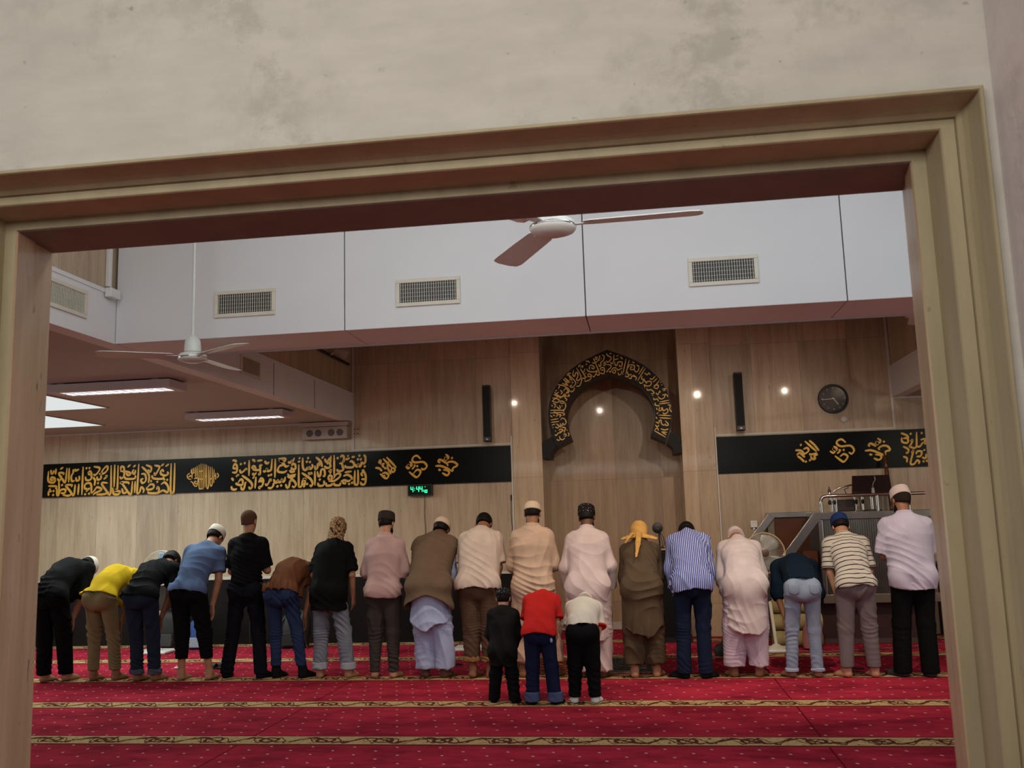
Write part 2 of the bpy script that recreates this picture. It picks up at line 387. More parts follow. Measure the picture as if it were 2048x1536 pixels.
def frame_strip(name, rs, mat):
    n = len(rs); vs_ = [p for r in rs for p in r]
    fs = [(k*4+i, k*4+i+1, (k+1)*4+i+1, (k+1)*4+i) for k in range(n-1) for i in range(3)]
    struct(name, MB().add(vs_, fs), mat)
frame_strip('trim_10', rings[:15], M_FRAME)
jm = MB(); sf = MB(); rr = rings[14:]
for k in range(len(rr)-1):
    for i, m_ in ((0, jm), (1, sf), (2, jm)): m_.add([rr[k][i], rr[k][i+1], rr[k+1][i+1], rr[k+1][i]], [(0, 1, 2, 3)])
struct('trim_11', jm, M_JAMB); struct('trim_12', sf, worn_paint('shaded_soffit_brown', (0.20, 0.17, 0.14), (0.14, 0.11, 0.08)))  # soffit shade put into its colour, darker than the jambs
# right-hand return of the corridor wall
struct('wall_return', MB().box(0.781, 1.1, -1.6, YF-0.001, 0, 3.3), M_LAV)
struct('ceiling_corridor', MB().box(-6, 1.1, -1.6, YF, 3.3, 3.4), M_WHITE)

# ================================================================= AIR VENTS
def air_vent(label, M4):
    """grille in its own plane: local x along, z up, y out of the wall towards -y"""
    t = thing('air_vent', label, 'vent', M4.translation, 'air vents of the boxed ducts')
    w, h, e = 0.235, 0.10, 0.028
    f = MB()
    for a in ((-w, w, h-e, h), (-w, w, -h, -h+e), (-w, -w+e, -h+e, h-e), (w-e, w, -h+e, h-e)): f.box(a[0], a[1], -0.014, 0, a[2], a[3], M4)
    part(f, 'frame', M_CREAMP, t, bevel=0.003)
    part(MB().box(-w+e, w-e, -0.003, 0.002, -h+e, h-e, M4), 'backing', M_BLACK, t)
    sl = MB()
    for i in range(24):
        x = -w+e+(i+0.5)*(2*w-2*e)/24; sl.box(x-0.0016, x+0.0016, -0.011, -0.003, -h+e, h-e, M4)
    part(sl, 'slats', M_CREAMP, t)
    hb = MB()
    for i in range(5):
        z = -h+e+(i+0.5)*(2*h-2*e)/5; hb.box(-w+e, w-e, -0.005, -0.003, z-0.0008, z+0.0008, M4)
    part(hb, 'cross_slats', M_CREAMP, t)
    return t
air_vent('cream air vent left on the white beam, behind the ceiling fan rod', Matrix.Translation((-2.832, 6.33, 3.137)))
air_vent('cream air vent in the middle of the white beam', Matrix.Translation((-1.455, 6.33, 3.135)))
air_vent('cream air vent on the right half of the white beam, above the niche', Matrix.Translation((0.615, 6.33, 3.150)))
RY = Matrix.Rotation(PI/2, 4, 'Z')
air_vent('cream air vent on the side fascia near the door jamb', Matrix.Translation((XL, 5.72, 3.10)) @ RY)
air_vent('dim air vent on the far side fascia, behind the ceiling fan', Matrix.Translation((XL, 8.75, 3.105)) @ RY)

# ================================================================= CEILING FANS
def ceiling_fan(label, x, y, z, angs, blade=0.62):
    t = thing('ceiling_fan', label, 'ceiling fan', (x, y, z), 'ceiling fans in the hall')
    T = Matrix.Translation((x, y, z))
    part(MB().tube([(x, y, z+0.10), (x, y, ZT-0.08)], 0.0125, 10), 'rod', M_FAN, t, smooth=40)
    part(MB().lathe([(0.012, 0.0), (0.05, 0.01), (0.06, 0.07), (0.045, 0.08)], 20, Matrix.Translation((x, y, ZT-0.08))), 'ceiling_cap', M_FAN, t, smooth=40)
    part(MB().lathe([(0.015, 0.15), (0.03, 0.145), (0.052, 0.11), (0.058, 0.06), (0.058, 0.03), (0.05, 0.028)], 24, T), 'motor_cover', M_FAN, t, smooth=40)
    part(MB().lathe([(0.05, 0.03), (0.088, 0.015), (0.098, 0.0), (0.098, -0.02), (0.09, -0.03), (0.055, -0.042), (0.01, -0.046)], 28, T), 'motor', M_FAN, t, smooth=40)
    part(MB().lathe([(0.0985, -0.006), (0.1, -0.009), (0.1, -0.012), (0.0985, -0.015)], 28, T), 'chrome_ring', M_CHROME, t, smooth=40)
    for a in angs:
        R = T @ Matrix.Rotation(math.radians(a), 4, 'Z') @ Matrix.Rotation(math.radians(9), 4, 'X')
        b = MB(); pl = [(0.13, -0.05), (0.16, -0.062), (0.4, -0.068), (blade-0.06, -0.072), (blade-0.015, -0.062), (blade, -0.03), (blade, 0.03), (blade-0.02, 0.058), (blade-0.06, 0.062), (0.3, 0.056), (0.15, 0.05), (0.13, 0.04)]
        n_ = len(pl); vs_ = [tuple(R @ Vector((u, v, 0.002))) for u, v in pl]+[tuple(R @ Vector((u, v, -0.002))) for u, v in pl]
        b.add(vs_, [tuple(range(n_)), tuple(range(2*n_-1, n_-1, -1))]+[(i, i+n_, (i+1) % n_+n_, (i+1) % n_) for i in range(n_)])
        o = part(b, 'blade', M_FAN, t)
        h = MB().box(0.07, 0.17, -0.018, 0.018, -0.006, -0.002, R)
        part(h, 'blade_bracket', M_FAN, o)
    return t
ceiling_fan('white ceiling fan on a long rod, left, under the beam', -3.075, 6.02, 2.70, (207, 327, 87))
ceiling_fan('white ceiling fan cut off by the top of the door frame', -0.322, 3.75, 2.722, (238, 358, 118))
ceiling_fan('white ceiling fan half hidden by the right door jamb', 2.62, 9.0, 3.32, (196, 316, 76))

# ================================================================= CEILING LIGHTS
M_TUBE = glow('lamp_tube_light', (1.0, 0.98, 0.95), 9.0)
def batten(label, x0, x1, y0, y1):
    t = thing('fluorescent_light', label, 'ceiling light', ((x0+x1)/2, (y0+y1)/2, ZC), 'fluorescent lights of the left aisle')
    z0, z1 = 2.803, 2.878
    m = MB().box(x0, x1, y0, y0+0.06, z0, z1).box(x0, x1, y1-0.06, y1, z0, z1).box(x0, x0+0.08, y0+0.06, y1-0.06, z0, z1).box(x1-0.08, x1, y0+0.06, y1-0.06, z0, z1).box(x0, x1, y0, y1, z1-0.004, z1)
    part(m, 'housing', plain('lamp_housing', (0.55, 0.48, 0.46), 0.35, var=0.03), t, bevel=0.003)
    part(MB().tube([(x0+0.1, (y0+y1)/2, 2.85), (x1-0.1, (y0+y1)/2, 2.85)], 0.014, 10), 'tube', M_TUBE, t)
    lv = MB(); n_ = 12
    ya, yb = y0+0.06, y1-0.06; xa, xb = x0+0.08, x1-0.08
    for i in range(n_+1):
        x = xa+(xb-xa)*i/n_; lv.box(x-0.006, x+0.006, ya, yb, 2.806, 2.835)
    for y in (ya, (ya+yb)/2, yb): lv.box(xa, xb, y-0.004, y+0.004, 2.806, 2.835)
    part(lv, 'louvre', plain('bright_louvre', (0.8, 0.8, 0.82), 0.2, metal=0.6, var=0.02), t)
    part(MB().box(xa, xb, ya, yb, 2.862, 2.866), 'reflector', glow('lamp_reflector_light', (0.93, 0.95, 1.0), 2.2), t)
    for x in (x0+0.12, x1-0.16): part(MB().box(x-0.03, x+0.03, y0+0.03, y0+0.09, z1, ZC-0.001), 'mounting_clip', M_WHITEP, t)
batten('fluorescent ceiling light with louvre, the nearer of the two', -5.47, -4.25, 7.88, 8.22)
batten('fluorescent ceiling light with louvre, the one nearer the far wall', -5.37, -4.15, 10.35, 10.70)
M_PANELL = glow('ceiling_opening_glow', (0.80, 0.86, 0.86), 0.75)  # flat glow in place of the bright insides of the ceiling openings
def opening_panel(label, x0, y0, x1, y1):
    t = thing('ceiling_opening_panel', label, 'ceiling light', ((x0+x1)/2, (y0+y1)/2, ZC), 'glowing panels standing for ceiling openings at far left')
    f = MB()
    for a in ((x0-0.02, x1+0.02, y0-0.02, y0), (x0-0.02, x1+0.02, y1, y1+0.02), (x0-0.02, x0, y0, y1), (x1, x1+0.02, y0, y1)): f.box(*a, ZC-0.008, ZC-0.0005)
    part(f, 'frame', M_CEIL, t)
    part(MB().box(x0, x1, y0, y1, ZC-0.005, ZC-0.0008), 'glow_sheet', M_PANELL, t)
opening_panel('glowing panel standing for a ceiling opening beside the left door jamb, upper of the two', -7.15, 8.45, -5.92, 9.62)
opening_panel('glowing panel standing for a ceiling opening beside the left door jamb, lower of the two', -8.2, 10.02, -6.95, 11.22)

# ================================================================= WALL FITTINGS
def column_speaker(label, x, z0, z1):
    t = thing('column_speaker', label, 'loudspeaker', (x, YW, z0), 'column loudspeakers beside the niche')
    part(MB().box(x-0.052, x+0.052, YW-0.20, YW-0.10, z0, z1), 'cabinet', M_BLACK, t, bevel=0.008)
    part(MB().box(x-0.043, x+0.043, YW-0.206, YW-0.199, z0+0.06, z1-0.02), 'grille', plain('speaker_grille', (0.006, 0.006, 0.006), 0.8), t, bevel=0.002)
    part(MB().box(x-0.012, x+0.012, YW-0.208, YW-0.203, z0+0.025, z0+0.035), 'emblem', M_STEEL, t)
    for z in (z0+0.14, z1-0.2): part(MB().box(x-0.03, x+0.03, YW-0.10, YW-0.001, z, z+0.05), 'bracket', M_BLACK, t)
zt = onY(970, 770, 11.9)[2]; zb = onY(975, 883, 11.9)[2]
column_speaker('tall black column loudspeaker left of the niche', onY(973, 827, 11.9)[0], zb, zt)
zt = onY(1477, 744, 11.9)[2]; zb = onY(1481, 861, 11.9)[2]
column_speaker('tall black column loudspeaker right of the niche', onY(1479, 802, 11.9)[0], zb, zt)

def wall_clock():
    c = onY(1667, 797, 12.06); x, z = c[0], c[2]
    t = thing('wall_clock', 'round black wall clock high on the right wall', 'clock', (x, YW, z))
    Rm = Matrix.Translation((x, YW-0.001, z)) @ Matrix.Rotation(PI/2, 4, 'X')
    part(MB().lathe([(0.0, 0.0), (0.185, 0.0), (0.188, 0.02), (0.18, 0.045), (0.165, 0.045), (0.16, 0.02), (0.0, 0.018)], 48, Rm), 'rim', M_BLACK, t, smooth=40)
    part(MB().lathe([(0.0, 0.021), (0.158, 0.021), (0.158, 0.023), (0.0, 0.0235)], 48, Rm), 'dial', plain('clock_dial', (0.03, 0.026, 0.024), 0.15, coat=0.3), t)
    grey = plain('clock_marks', (0.33, 0.31, 0.29), 0.5)
    for h in range(12):
        a = h*PI/6
        part(MB().box(-0.004 if h % 3 else -0.007, 0.004 if h % 3 else 0.007, 0.122, 0.145, 0.0236, 0.0246, Rm @ Matrix.Rotation(-a, 4, 'Z')), 'hour_mark', grey, t)
    for nm, ang, ln, w in (('hour_hand', 143, 0.095, 0.004), ('minute_hand', 267, 0.135, 0.003)):
        part(MB().box(-w, w, -0.02, ln, 0.026, 0.028, Rm @ Matrix.Rotation(-math.radians(ang), 4, 'Z')), nm, plain('clock_hands', (0.75, 0.70, 0.62), 0.4), t)
    return t
wall_clock()
c = onY(1688, 838, 12.08)
t = thing('wall_sensor', 'small round cream sensor under the wall clock', 'sensor', (c[0], YW, c[2]))
Rm = Matrix.Translation((c[0], YW-0.0005, c[2])) @ Matrix.Rotation(PI/2, 4, 'X')
part(MB().lathe([(0, 0), (0.045, 0), (0.045, 0.015), (0.03, 0.03), (0, 0.032)], 20, Rm), 'cover', M_TRIM, t, smooth=40)
part(MB().tube([(c[0], YW-0.006, c[2]-0.045), (c[0]+0.002, YW-0.006, 2.515)], 0.003, 6), 'cable', M_TRIM, t)

def digital_clock():
    a, b = onY(815, 969, 12.02), onY(864, 991, 12.02); x0, x1, z0, z1 = a[0], b[0], b[2]+0.005, a[2]-0.004
    cx = (x0+x1)/2
    t = thing('digital_clock', 'small black digital clock with green digits under the left banner', 'clock', (cx, YW, z0))
    part(MB().box(x0, x1, 12.02, YW-0.001, z0, z1), 'case', M_BLACK, t, bevel=0.004)
    w, h = x1-x0, z1-z0; y = 12.017
    part(MB().box(x0+0.014, x1-0.014, 12.0185, 12.0205, z0+0.014, z1-0.014), 'screen', plain('clock_screen', (0.004, 0.012, 0.007), 0.2), t)
    dg = MB()
    SEG = {'4': 'fgbc', '0': 'abcdef', ':': ''}
    def digit(ch, ox, oz, dw, dh, th):
        s_ = {'a': (ox, oz+dh, ox+dw, oz+dh), 'g': (ox, oz+dh/2, ox+dw, oz+dh/2), 'd': (ox, oz, ox+dw, oz), 'f': (ox, oz+dh/2, ox, oz+dh), 'b': (ox+dw, oz+dh/2, ox+dw, oz+dh), 'e': (ox, oz, ox, oz+dh/2), 'c': (ox+dw, oz, ox+dw, oz+dh/2)}
        for k in SEG[ch]:
            p0, q0, p1, q1 = s_[k]; sk = 0.08
            dg.box(min(p0, p1)-th, max(p0, p1)+th, y-0.001, y+0.001, min(q0, q1)-th, max(q0, q1)+th)
    hh = 0.062; bz = z0+h*0.36
    digit('4', x0+0.046, bz, 0.028, hh, 0.0042); 
    for q in (0.3, 0.7): dg.box(x0+0.093, x0+0.1, y-0.001, y+0.001, bz+hh*q-0.004, bz+hh*q+0.004)
    digit('4', x0+0.123, bz, 0.028, hh, 0.0042); digit('4', x0+0.17, bz, 0.028, hh, 0.0042)
    digit('4', x0+0.217, bz-0.018, 0.017, 0.036, 0.003); digit('0', x0+0.247, bz-0.018, 0.017, 0.036, 0.003)
    dg.box(x0+0.23, x0+0.245, y-0.001, y+0.001, z1-0.036, z1-0.032)
    part(dg, 'digits', glow('green_digits', (0.03, 1.0, 0.32), 2.2), t)
    part(MB().tube([(cx+0.05, 12.085, z0), (cx+0.042, 12.092, z0-0.25), (cx+0.052, 12.092, z0-0.45), (cx+0.04, 12.092, z0-0.8), (cx+0.036, 12.092, 0.864)], 0.004, 6), 'cable', M_BLACK, t)
digital_clock()
c = onY(1026, 1000, 12.05)
tag(MB().tube([(-1.715, 12.09, 1.80), (-1.722, 12.09, 1.6), (-1.712, 12.09, 1.4), (-1.73, 12.09, 1.2), (-1.735, 12.09, 0.864)], 0.004, 6).box(-1.722, -1.706, 12.075, 12.099, 1.76, 1.83).build('wall_cable', M_BLACK), 'thin black cable hanging beside the left pilaster', 'cable')

# long box with four round grilles under the left ceiling
a, b = onY(604, 852, 11.95), onY(694, 876, 11.95)
t = thing('wall_speaker_box', 'long beige wall box with four round grilles below the left ceiling', 'speaker', ((a[0]+b[0])/2, YW, b[2]))
M_BEIGE = plain('beige_casing', (0.40, 0.33, 0.27), 0.5, var=0.04)
part(MB().box(a[0], b[0], 11.95, YW-0.001, b[2], a[2]-0.025), 'casing', M_BEIGE, t, bevel=0.004)
part(MB().add([(a[0]-0.06, 11.93, a[2]+0.035), (b[0]+0.02, 11.93, a[2]+0.035), (b[0]+0.02, YW-0.001, a[2]+0.035), (a[0]-0.06, YW-0.001, a[2]+0.035), (a[0], 11.95, a[2]-0.02), (b[0], 11.95, a[2]-0.02), (b[0], YW-0.001, a[2]-0.02), (a[0], YW-0.001, a[2]-0.02)], [(0, 1, 2, 3), (4, 7, 6, 5), (0, 4, 5, 1), (1, 5, 6, 2), (2, 6, 7, 3), (3, 7, 4, 0)]), 'hood', M_BEIGE, t)
for q in (0.17, 0.36, 0.65, 0.84):
    Rm = Matrix.Translation((a[0]+(b[0]-a[0])*q, 11.95, (a[2]+b[2])/2-0.012)) @ Matrix.Rotation(PI/2, 4, 'X')
    part(MB().lathe([(0, 0), (0.046, 0), (0.046, 0.004), (0.04, 0.006), (0, 0.006)], 24, Rm), 'round_grille', plain('round_grille', (0.10, 0.08, 0.07), 0.7), t)
sk = MB()
for i in range(2):
    for j in range(2): sk.box(b[0]+0.05+i*0.05, b[0]+0.065+i*0.05, YW-0.012, YW-0.001, b[2]+0.06+j*0.06, b[2]+0.075+j*0.06)
tag(sk.build('wall_socket', M_BLACK), 'small cluster of black holes right of the beige wall box', 'socket')

# track with a spotlight on the left nave wall
t = thing('track_spotlight', 'small spotlight on a dark track, upper left nave wall', 'spotlight', (XL, 11.0, 3.75))
q0, q1 = onX(630, 697, XL), onX(697, 729, XL)
part(MB().box(XL-0.019, XL+0.02, 9.0, q1[1], q1[2]-0.012, q1[2]+0.012), 'track', M_BLACK, t)
hd = onX(668, 711, XL+0.06)
part(MB().tube([(XL+0.01, hd[1], q1[2]), (XL+0.08, hd[1]+0.0, q1[2]+0.03)], 0.012, 8), 'arm', M_TRIM, t, smooth=40)
Rm = Matrix.Translation((XL+0.09, hd[1], q1[2]+0.035)) @ Vector((0.9, 0.25, -0.35)).to_track_quat('Z', 'Y').to_matrix().to_4x4()
part(MB().lathe([(0.0, -0.02), (0.03, -0.015), (0.036, 0.02), (0.055, 0.09), (0.058, 0.14), (0.05, 0.14), (0.03, 0.07), (0, 0.06)], 20, Rm), 'lamp_head', M_TRIM, t, smooth=40)

# conduit with a junction box in the near left corner of the nave
t = thing('conduit', 'white vertical conduit with junction box, upper left corner', 'conduit', (XL, 6.22, 3.27))
q = onX(221, 590, XL)
part(MB().box(XL-0.019, XL+0.012, q[1]-0.045, q[1]-0.005, 3.30, ZT), 'pipe', M_WHITEP, t, bevel=0.004)
part(MB().box(XL+0.009, XL+0.06, q[1]-0.09, q[1]+0.04, q[2]-0.035, q[2]+0.035), 'junction_box', M_WHITEP, t, bevel=0.006)

# white switch box right of the niche
c = onY(1508, 1048, 12.06)
t = thing('switch_box', 'small white wall box with a lead below it, right of the niche', 'switch', (c[0], YW, c[2]))
part(MB().box(c[0]-0.042, c[0]+0.042, 12.055, YW-0.001, c[2]-0.042, c[2]+0.042), 'cover', M_WHITEP, t, bevel=0.004)
part(MB().box(c[0]-0.02, c[0]+0.02, 12.053, 12.056, c[2]+0.015, c[2]+0.022), 'name_strip', M_TRIM, t)
part(MB().lathe([(0, 0), (0.014, 0), (0.018, 0.01), (0.012, 0.03), (0, 0.03)], 12, Matrix.Translation((c[0], 12.08, c[2]-0.073))), 'cable_gland', M_WHITEP, t)
part(MB().tube([(c[0], 12.08, c[2]-0.07), (c[0]-0.01, 12.085, c[2]-0.16), (c[0]-0.012, 12.088, 0.1)], 0.008, 8), 'lead', M_TRIM, t, smooth=40)
# ================================================================= LETTERING
def catmull(P, per=4):
    if len(P) < 3:
        return [P[0]+(P[1]-P[0])*t for t in (0, 0.33, 0.67, 1)]
    out = []
    Q = [P[0]*2-P[1]]+P+[P[-1]*2-P[-2]]
    for i in range(1, len(Q)-2):
        a, b, c, d = Q[i-1], Q[i], Q[i+1], Q[i+2]
        for k in range(per):
            t = k/per
            out.append(0.5*((2*b)+(c-a)*t+(2*a-5*b+4*c-d)*t*t+(3*b-a-3*c+d)*t**3))
    out.append(P[-1]); return out
def lettering(mb, data, ox, oy, sc, w, Y, depth=0.006, nib=0.35):
    """pen strokes 'x,y x,y; ...' measured on the wall; a single point is a diamond dot"""
    wm = w/sc/151.0
    y_back = Y
    for si, st in enumerate(data.split(';')):
        Y = y_back; thick = 0.005+0.00012*(si % 17)
        pts = [tuple(map(float, q.split(','))) for q in st.split()]
        if not pts: continue
        P = []
        for x, y in pts:
            q = onY(ox+x/sc, oy+y/sc, Y); P.append(np.array([q[0], q[2]]))
        if len(P) == 1:
            r = wm*0.62; c = P[0]
            d = [(c[0]+r*0.25, c[1]+r), (c[0]+r*0.9, c[1]-r*0.2), (c[0]-r*0.25, c[1]-r), (c[0]-r*0.9, c[1]+r*0.2)]
            mb.prism(d, Y-thick, Y); continue
        C = catmull(P); n = len(C); L = []; R = []
        na = math.radians(52)
        for i in range(n):
            d = C[min(i+1, n-1)]-C[max(i-1, 0)]; l = np.hypot(*d); d = d/l if l > 1e-9 else np.array([1.0, 0])
            nrm = np.array([-d[1], d[0]]); nibf = abs(d[0]*math.sin(na)-d[1]*math.cos(na))
            ww = wm*0.5*((1-nib)+nib*nibf)
            e = min(i, n-1-i)/max(1, n-1); ww *= min(1.0, 0.55+e*4)
            L.append(C[i]+nrm*ww); R.append(C[i]-nrm*ww)
        vs_ = [(p[0], Y-thick, p[1]) for p in L]+[(p[0], Y-thick, p[1]) for p in R]+[(p[0], Y, p[1]) for p in L]+[(p[0], Y, p[1]) for p in R]
        fs = []
        for i in range(n-1):
            fs += [(i, i+1, n+i+1, n+i), (2*n+i, i, i+1, 2*n+i+1)[::-1], (n+i, n+i+1, 3*n+i+1, 3*n+i)]
        fs += [(0, n, 3*n, 2*n), (n-1, 3*n-1, 4*n-1, 2*n-1)]
        mb.add(vs_, fs)
    return mb

TA = '''1955,240 1945,660 1972,680 1996,640 2010,235;1868,290 1920,250;1895,365 1908,400 1860,425 1800,402 1798,360 1822,340 1842,372;1800,285 1845,245;1700,270 1775,290 1760,340 1710,420 1700,375;1572,265 1650,300 1640,370 1600,335;1662,420 1680,465 1760,477 1830,470 1840,440;1850,485;1895,490;1800,560 1860,530 1910,600 1900,680 1830,650 1750,690 1620,690 1600,665;1735,640 1750,598 1772,640 1745,690;1745,520;1582,600 1600,640 1680,622 1690,570 1640,560 1590,612;1650,510;1510,290 1590,370 1622,440 1610,540;1500,400 1560,410 1572,500 1520,540 1498,490 1535,470;1465,250 1445,560 1440,690 1478,675 1500,600 1540,640 1530,690;1378,300 1418,265;1390,330 1368,370 1400,402 1415,340;1412,420 1400,470 1270,475 1252,440;1338,260 1292,300;1182,360 1300,370 1340,402 1300,422 1270,382;1190,350 1195,292 1235,300 1242,360 1240,430 1200,470 1175,440;1045,270 1035,700 960,640 900,540 992,538;1100,260 1088,600;1150,270 1140,600 1120,640 1090,652 1180,670 1150,710 1080,700 1068,610;1410,510 1400,690;1368,510 1350,700 1310,690 1222,560 1190,530 1300,530 1310,560;1208,620 1230,690 1280,680;890,410 920,340 980,282 992,330 940,390 860,402;890,420 890,470 842,490 830,440;780,290 870,310 850,370 802,420 780,400;930,482 980,440 958,430;690,390 720,360 745,390 740,480 670,495 655,440;690,402 740,412;670,315;715,312;745,700 800,640 830,602 890,622 890,650 802,690 770,720;820,712 900,712 962,700 1010,675;845,540;770,450 800,500 790,580;640,640 650,560 720,540 745,592 740,690;650,622 690,640 662,670;710,625;710,700;650,710;620,290 600,720;560,430 560,490 520,502 510,450;495,325 510,352 535,340 558,330;470,330 470,380 440,440 450,510 490,500;410,310 400,530;375,310 350,522 310,490 250,390 322,390 315,420;230,470 255,502 282,480 290,430;252,490 252,700 225,720 220,620;318,300 270,332;210,320 200,410;130,340 142,398 170,382 176,345;95,360 92,510 180,530 190,470 140,452 130,490 190,492;90,585 210,590 200,630;100,660 90,705;120,620 110,662 142,660;170,660;95,715;165,720;250,700 290,640 350,640 340,690 280,692;300,570;310,722 400,730 440,690 365,592 370,570 450,570 440,602;440,690 480,722 500,560;555,550 540,720'''
TB2 = '''1075,265 1140,270 1155,305;1085,420 1120,340 1165,370 1172,450 1150,512 1070,508;1080,425 1150,432;1250,340;1330,320;1225,450 1250,512 1300,490 1350,440 1375,458;1420,260 1415,580;1478,262 1520,258 1532,300;1580,275 1690,260;1500,440 1480,400 1520,380 1552,440 1500,442;1490,455 1600,462 1650,430 1640,372 1690,360;1490,522 1520,562 1570,512;1650,440 1640,552 1610,530;1710,470 1730,492 1770,470 1780,430 1800,482 1850,470 1872,440 1890,230;1740,272 1770,322 1810,320 1815,290;1820,575;1870,560;1955,230 1945,620;1060,620 1100,682;1055,790 1070,850 1130,862 1170,840;1150,720 1170,752 1270,770 1290,690 1250,650 1190,722;1150,602 1188,560 1200,582;1250,800 1270,852 1310,850 1340,730 1362,722;1270,570 1370,640 1460,720 1482,800 1440,842 1410,802;1490,640 1532,590;1560,600 1540,840;1610,720 1660,630 1712,680 1680,790 1620,812 1645,852;1620,690 1702,692;1750,740 1780,772 1820,720 1850,650 1872,690;1800,822 1860,832 1910,790 1922,720;1920,650 1960,722 2005,700;2000,795'''
TB3 = '''1820,250 1852,300 1850,402 1810,430 1780,400;1730,270;1700,345;1760,345;1770,390 1760,480 1722,482 1710,440 1690,492 1660,480 1655,440;1840,490;1570,302 1640,290;1450,330 1480,342 1530,312;1482,290 1512,260;1530,402 1570,382 1620,430 1610,492 1550,512 1450,502 1440,460;1340,310 1370,270 1412,290 1410,390 1380,372;1285,320;1320,430 1370,432 1390,500 1402,560 1330,587 1280,570 1280,540;1215,260 1215,700;1100,792 1220,782 1330,702 1332,640 1260,650 1200,742;1342,820 1330,872 1230,872 1210,822;1140,762 1100,742 1110,680 1160,690 1162,762 1100,792;1050,822 1060,882 1160,872 1166,832;1100,602 1150,560 1130,642;1020,330 1060,402 1130,302;1152,270 1130,440 1140,500 1070,522 1010,482;1060,442 1130,402;958,332 1000,280;840,300 920,370 952,420 966,500;820,470 830,542 870,522 880,440 912,430 910,482;870,590 890,682 930,680 950,560 1012,560 1022,680 980,682;820,580 820,880;920,760;880,820 900,882 980,882 1012,832 1000,780;550,620 640,680 732,750 772,832 750,892 710,870;690,610 712,652 740,622 762,652;490,450 490,840 500,902 550,890 572,780 640,750 570,742;470,402 520,382;490,342 522,300;570,310 570,480 592,552 640,562 652,522;680,320;655,395;720,400;652,502 680,542 702,502 732,542 770,500 760,440;270,392 300,412 332,402 342,372 370,382 402,310;350,482 360,440 412,450 422,542 350,542 340,500;310,560 330,602 412,592;70,330 212,330 200,382 120,382 100,362 180,430 222,492 290,472;200,452 100,482 60,560 82,602 180,612 252,572;0,800 40,822 60,770 82,812 130,802 142,750 170,802 202,782 212,700;50,900;130,880;220,850 250,922 290,902 312,790 342,802;260,640 330,730 402,800 432,860 400,912 350,892;250,702 432,652;270,722 420,692;590,832 602,892 580,912;620,762 612,882;660,850;1430,612 1572,590;1400,692 1480,662 1560,702 1582,762;1350,802 1420,772 1500,792 1552,762;1440,835;1520,850;1580,825;1380,802 1422,852;1640,570 1630,822 1660,862 1702,832 1702,560;1800,692 1770,640 1820,602 1852,660 1862,742 1840,852 1770,852 1760,802;1780,582 1832,562;1770,752 1842,752'''
TE = '''250,430 250,640;285,415 285,520;320,400 320,640;355,375 355,640;395,350 395,810 430,842 470,842 476,800 476,335;435,330 435,830;515,340 515,820;550,350 550,800 588,785 588,380;625,390 620,750 660,752 662,400;700,440 696,725;735,520 735,660;395,492 485,480;400,642 470,652;510,592 550,590;610,642 660,640;690,582 740,580;770,520 792,580 760,622;200,520 150,582 180,642 232,652;170,602 220,592;200,560 240,600;240,542 300,512;290,642 372,632 352,742 300,722 312,690 342,702;220,690 262,720 300,782 342,792 370,740;235,455 232,530'''
TW4 = '''340,350 540,565;270,380 450,570;380,440 362,560 430,700;450,560 440,640 490,652 512,600 462,562;285,565 252,502 300,482;285,565 340,592;180,480 200,420 222,432 212,500;110,570 192,582 250,640;250,690 320,670 382,722 350,782 300,772 210,690;280,742 312,722;1040,390 960,320 882,360 872,430 930,460 1090,450 1162,520 1140,582 1080,602 1050,572;970,535;860,602 920,532 900,512;890,690 960,612 1032,632 1022,702 960,762 900,732 800,650;735,540 780,582 812,562 772,512 800,522 850,532 852,490 812,440;1550,290 1602,340 1600,380 1530,362 1572,402 1512,412 1555,452;1680,370;1440,472 1400,432 1430,402 1520,442 1562,482;1602,532 1580,472 1660,442 1742,462 1792,520 1702,572 1692,632 1640,612;1340,532 1450,532 1560,572 1652,622;1400,602 1452,622;1500,612 1592,622 1622,682 1572,722 1480,672'''
TW5 = '''330,210 400,272 462,352;270,220 430,362;440,382 360,402 330,392;450,402 400,422 412,462 370,462 350,422;215,272;250,332 300,312 322,352 270,392 242,372;140,345 222,352 262,402;160,412 202,382 272,442;170,422 222,462 262,502;340,480;285,500;830,240 770,195 712,220 712,262 770,292 890,282 942,342 912,392 870,372;800,340;710,392 752,352 732,336;750,432 800,396 852,422 842,462 800,502 760,482 680,422;612,355 660,382 682,352 650,322 702,342 702,312 660,290;1260,180 1302,212 1290,242 1240,232 1272,262 1220,262 1240,282;1350,228;1160,292 1140,272 1170,252 1242,292;1292,342 1280,312 1340,282 1402,292 1432,342 1372,362 1372,412;1090,352 1180,346 1280,382 1352,416;1150,402 1192,406;1230,402 1302,412 1312,452 1272,476 1210,452;1580,110 1662,142 1682,182;1590,170 1602,232 1672,242 1672,182 1612,182;1715,120;1710,222 1742,202 1720,262 1702,292 1788,302 1795,95;1790,292 1842,292 1882,232;1865,110;1850,202 1912,192 1902,252 1932,242;1610,292 1682,332 1672,382 1650,372;1610,432 1662,452 1662,512;1720,382 1752,352 1712,522 1762,532 1802,482 1832,502 1822,532;1790,402 1802,362 1862,362 1852,422 1792,432;1870,442 1920,452 1926,392;1888,352 1912,332;1890,495;1935,490'''
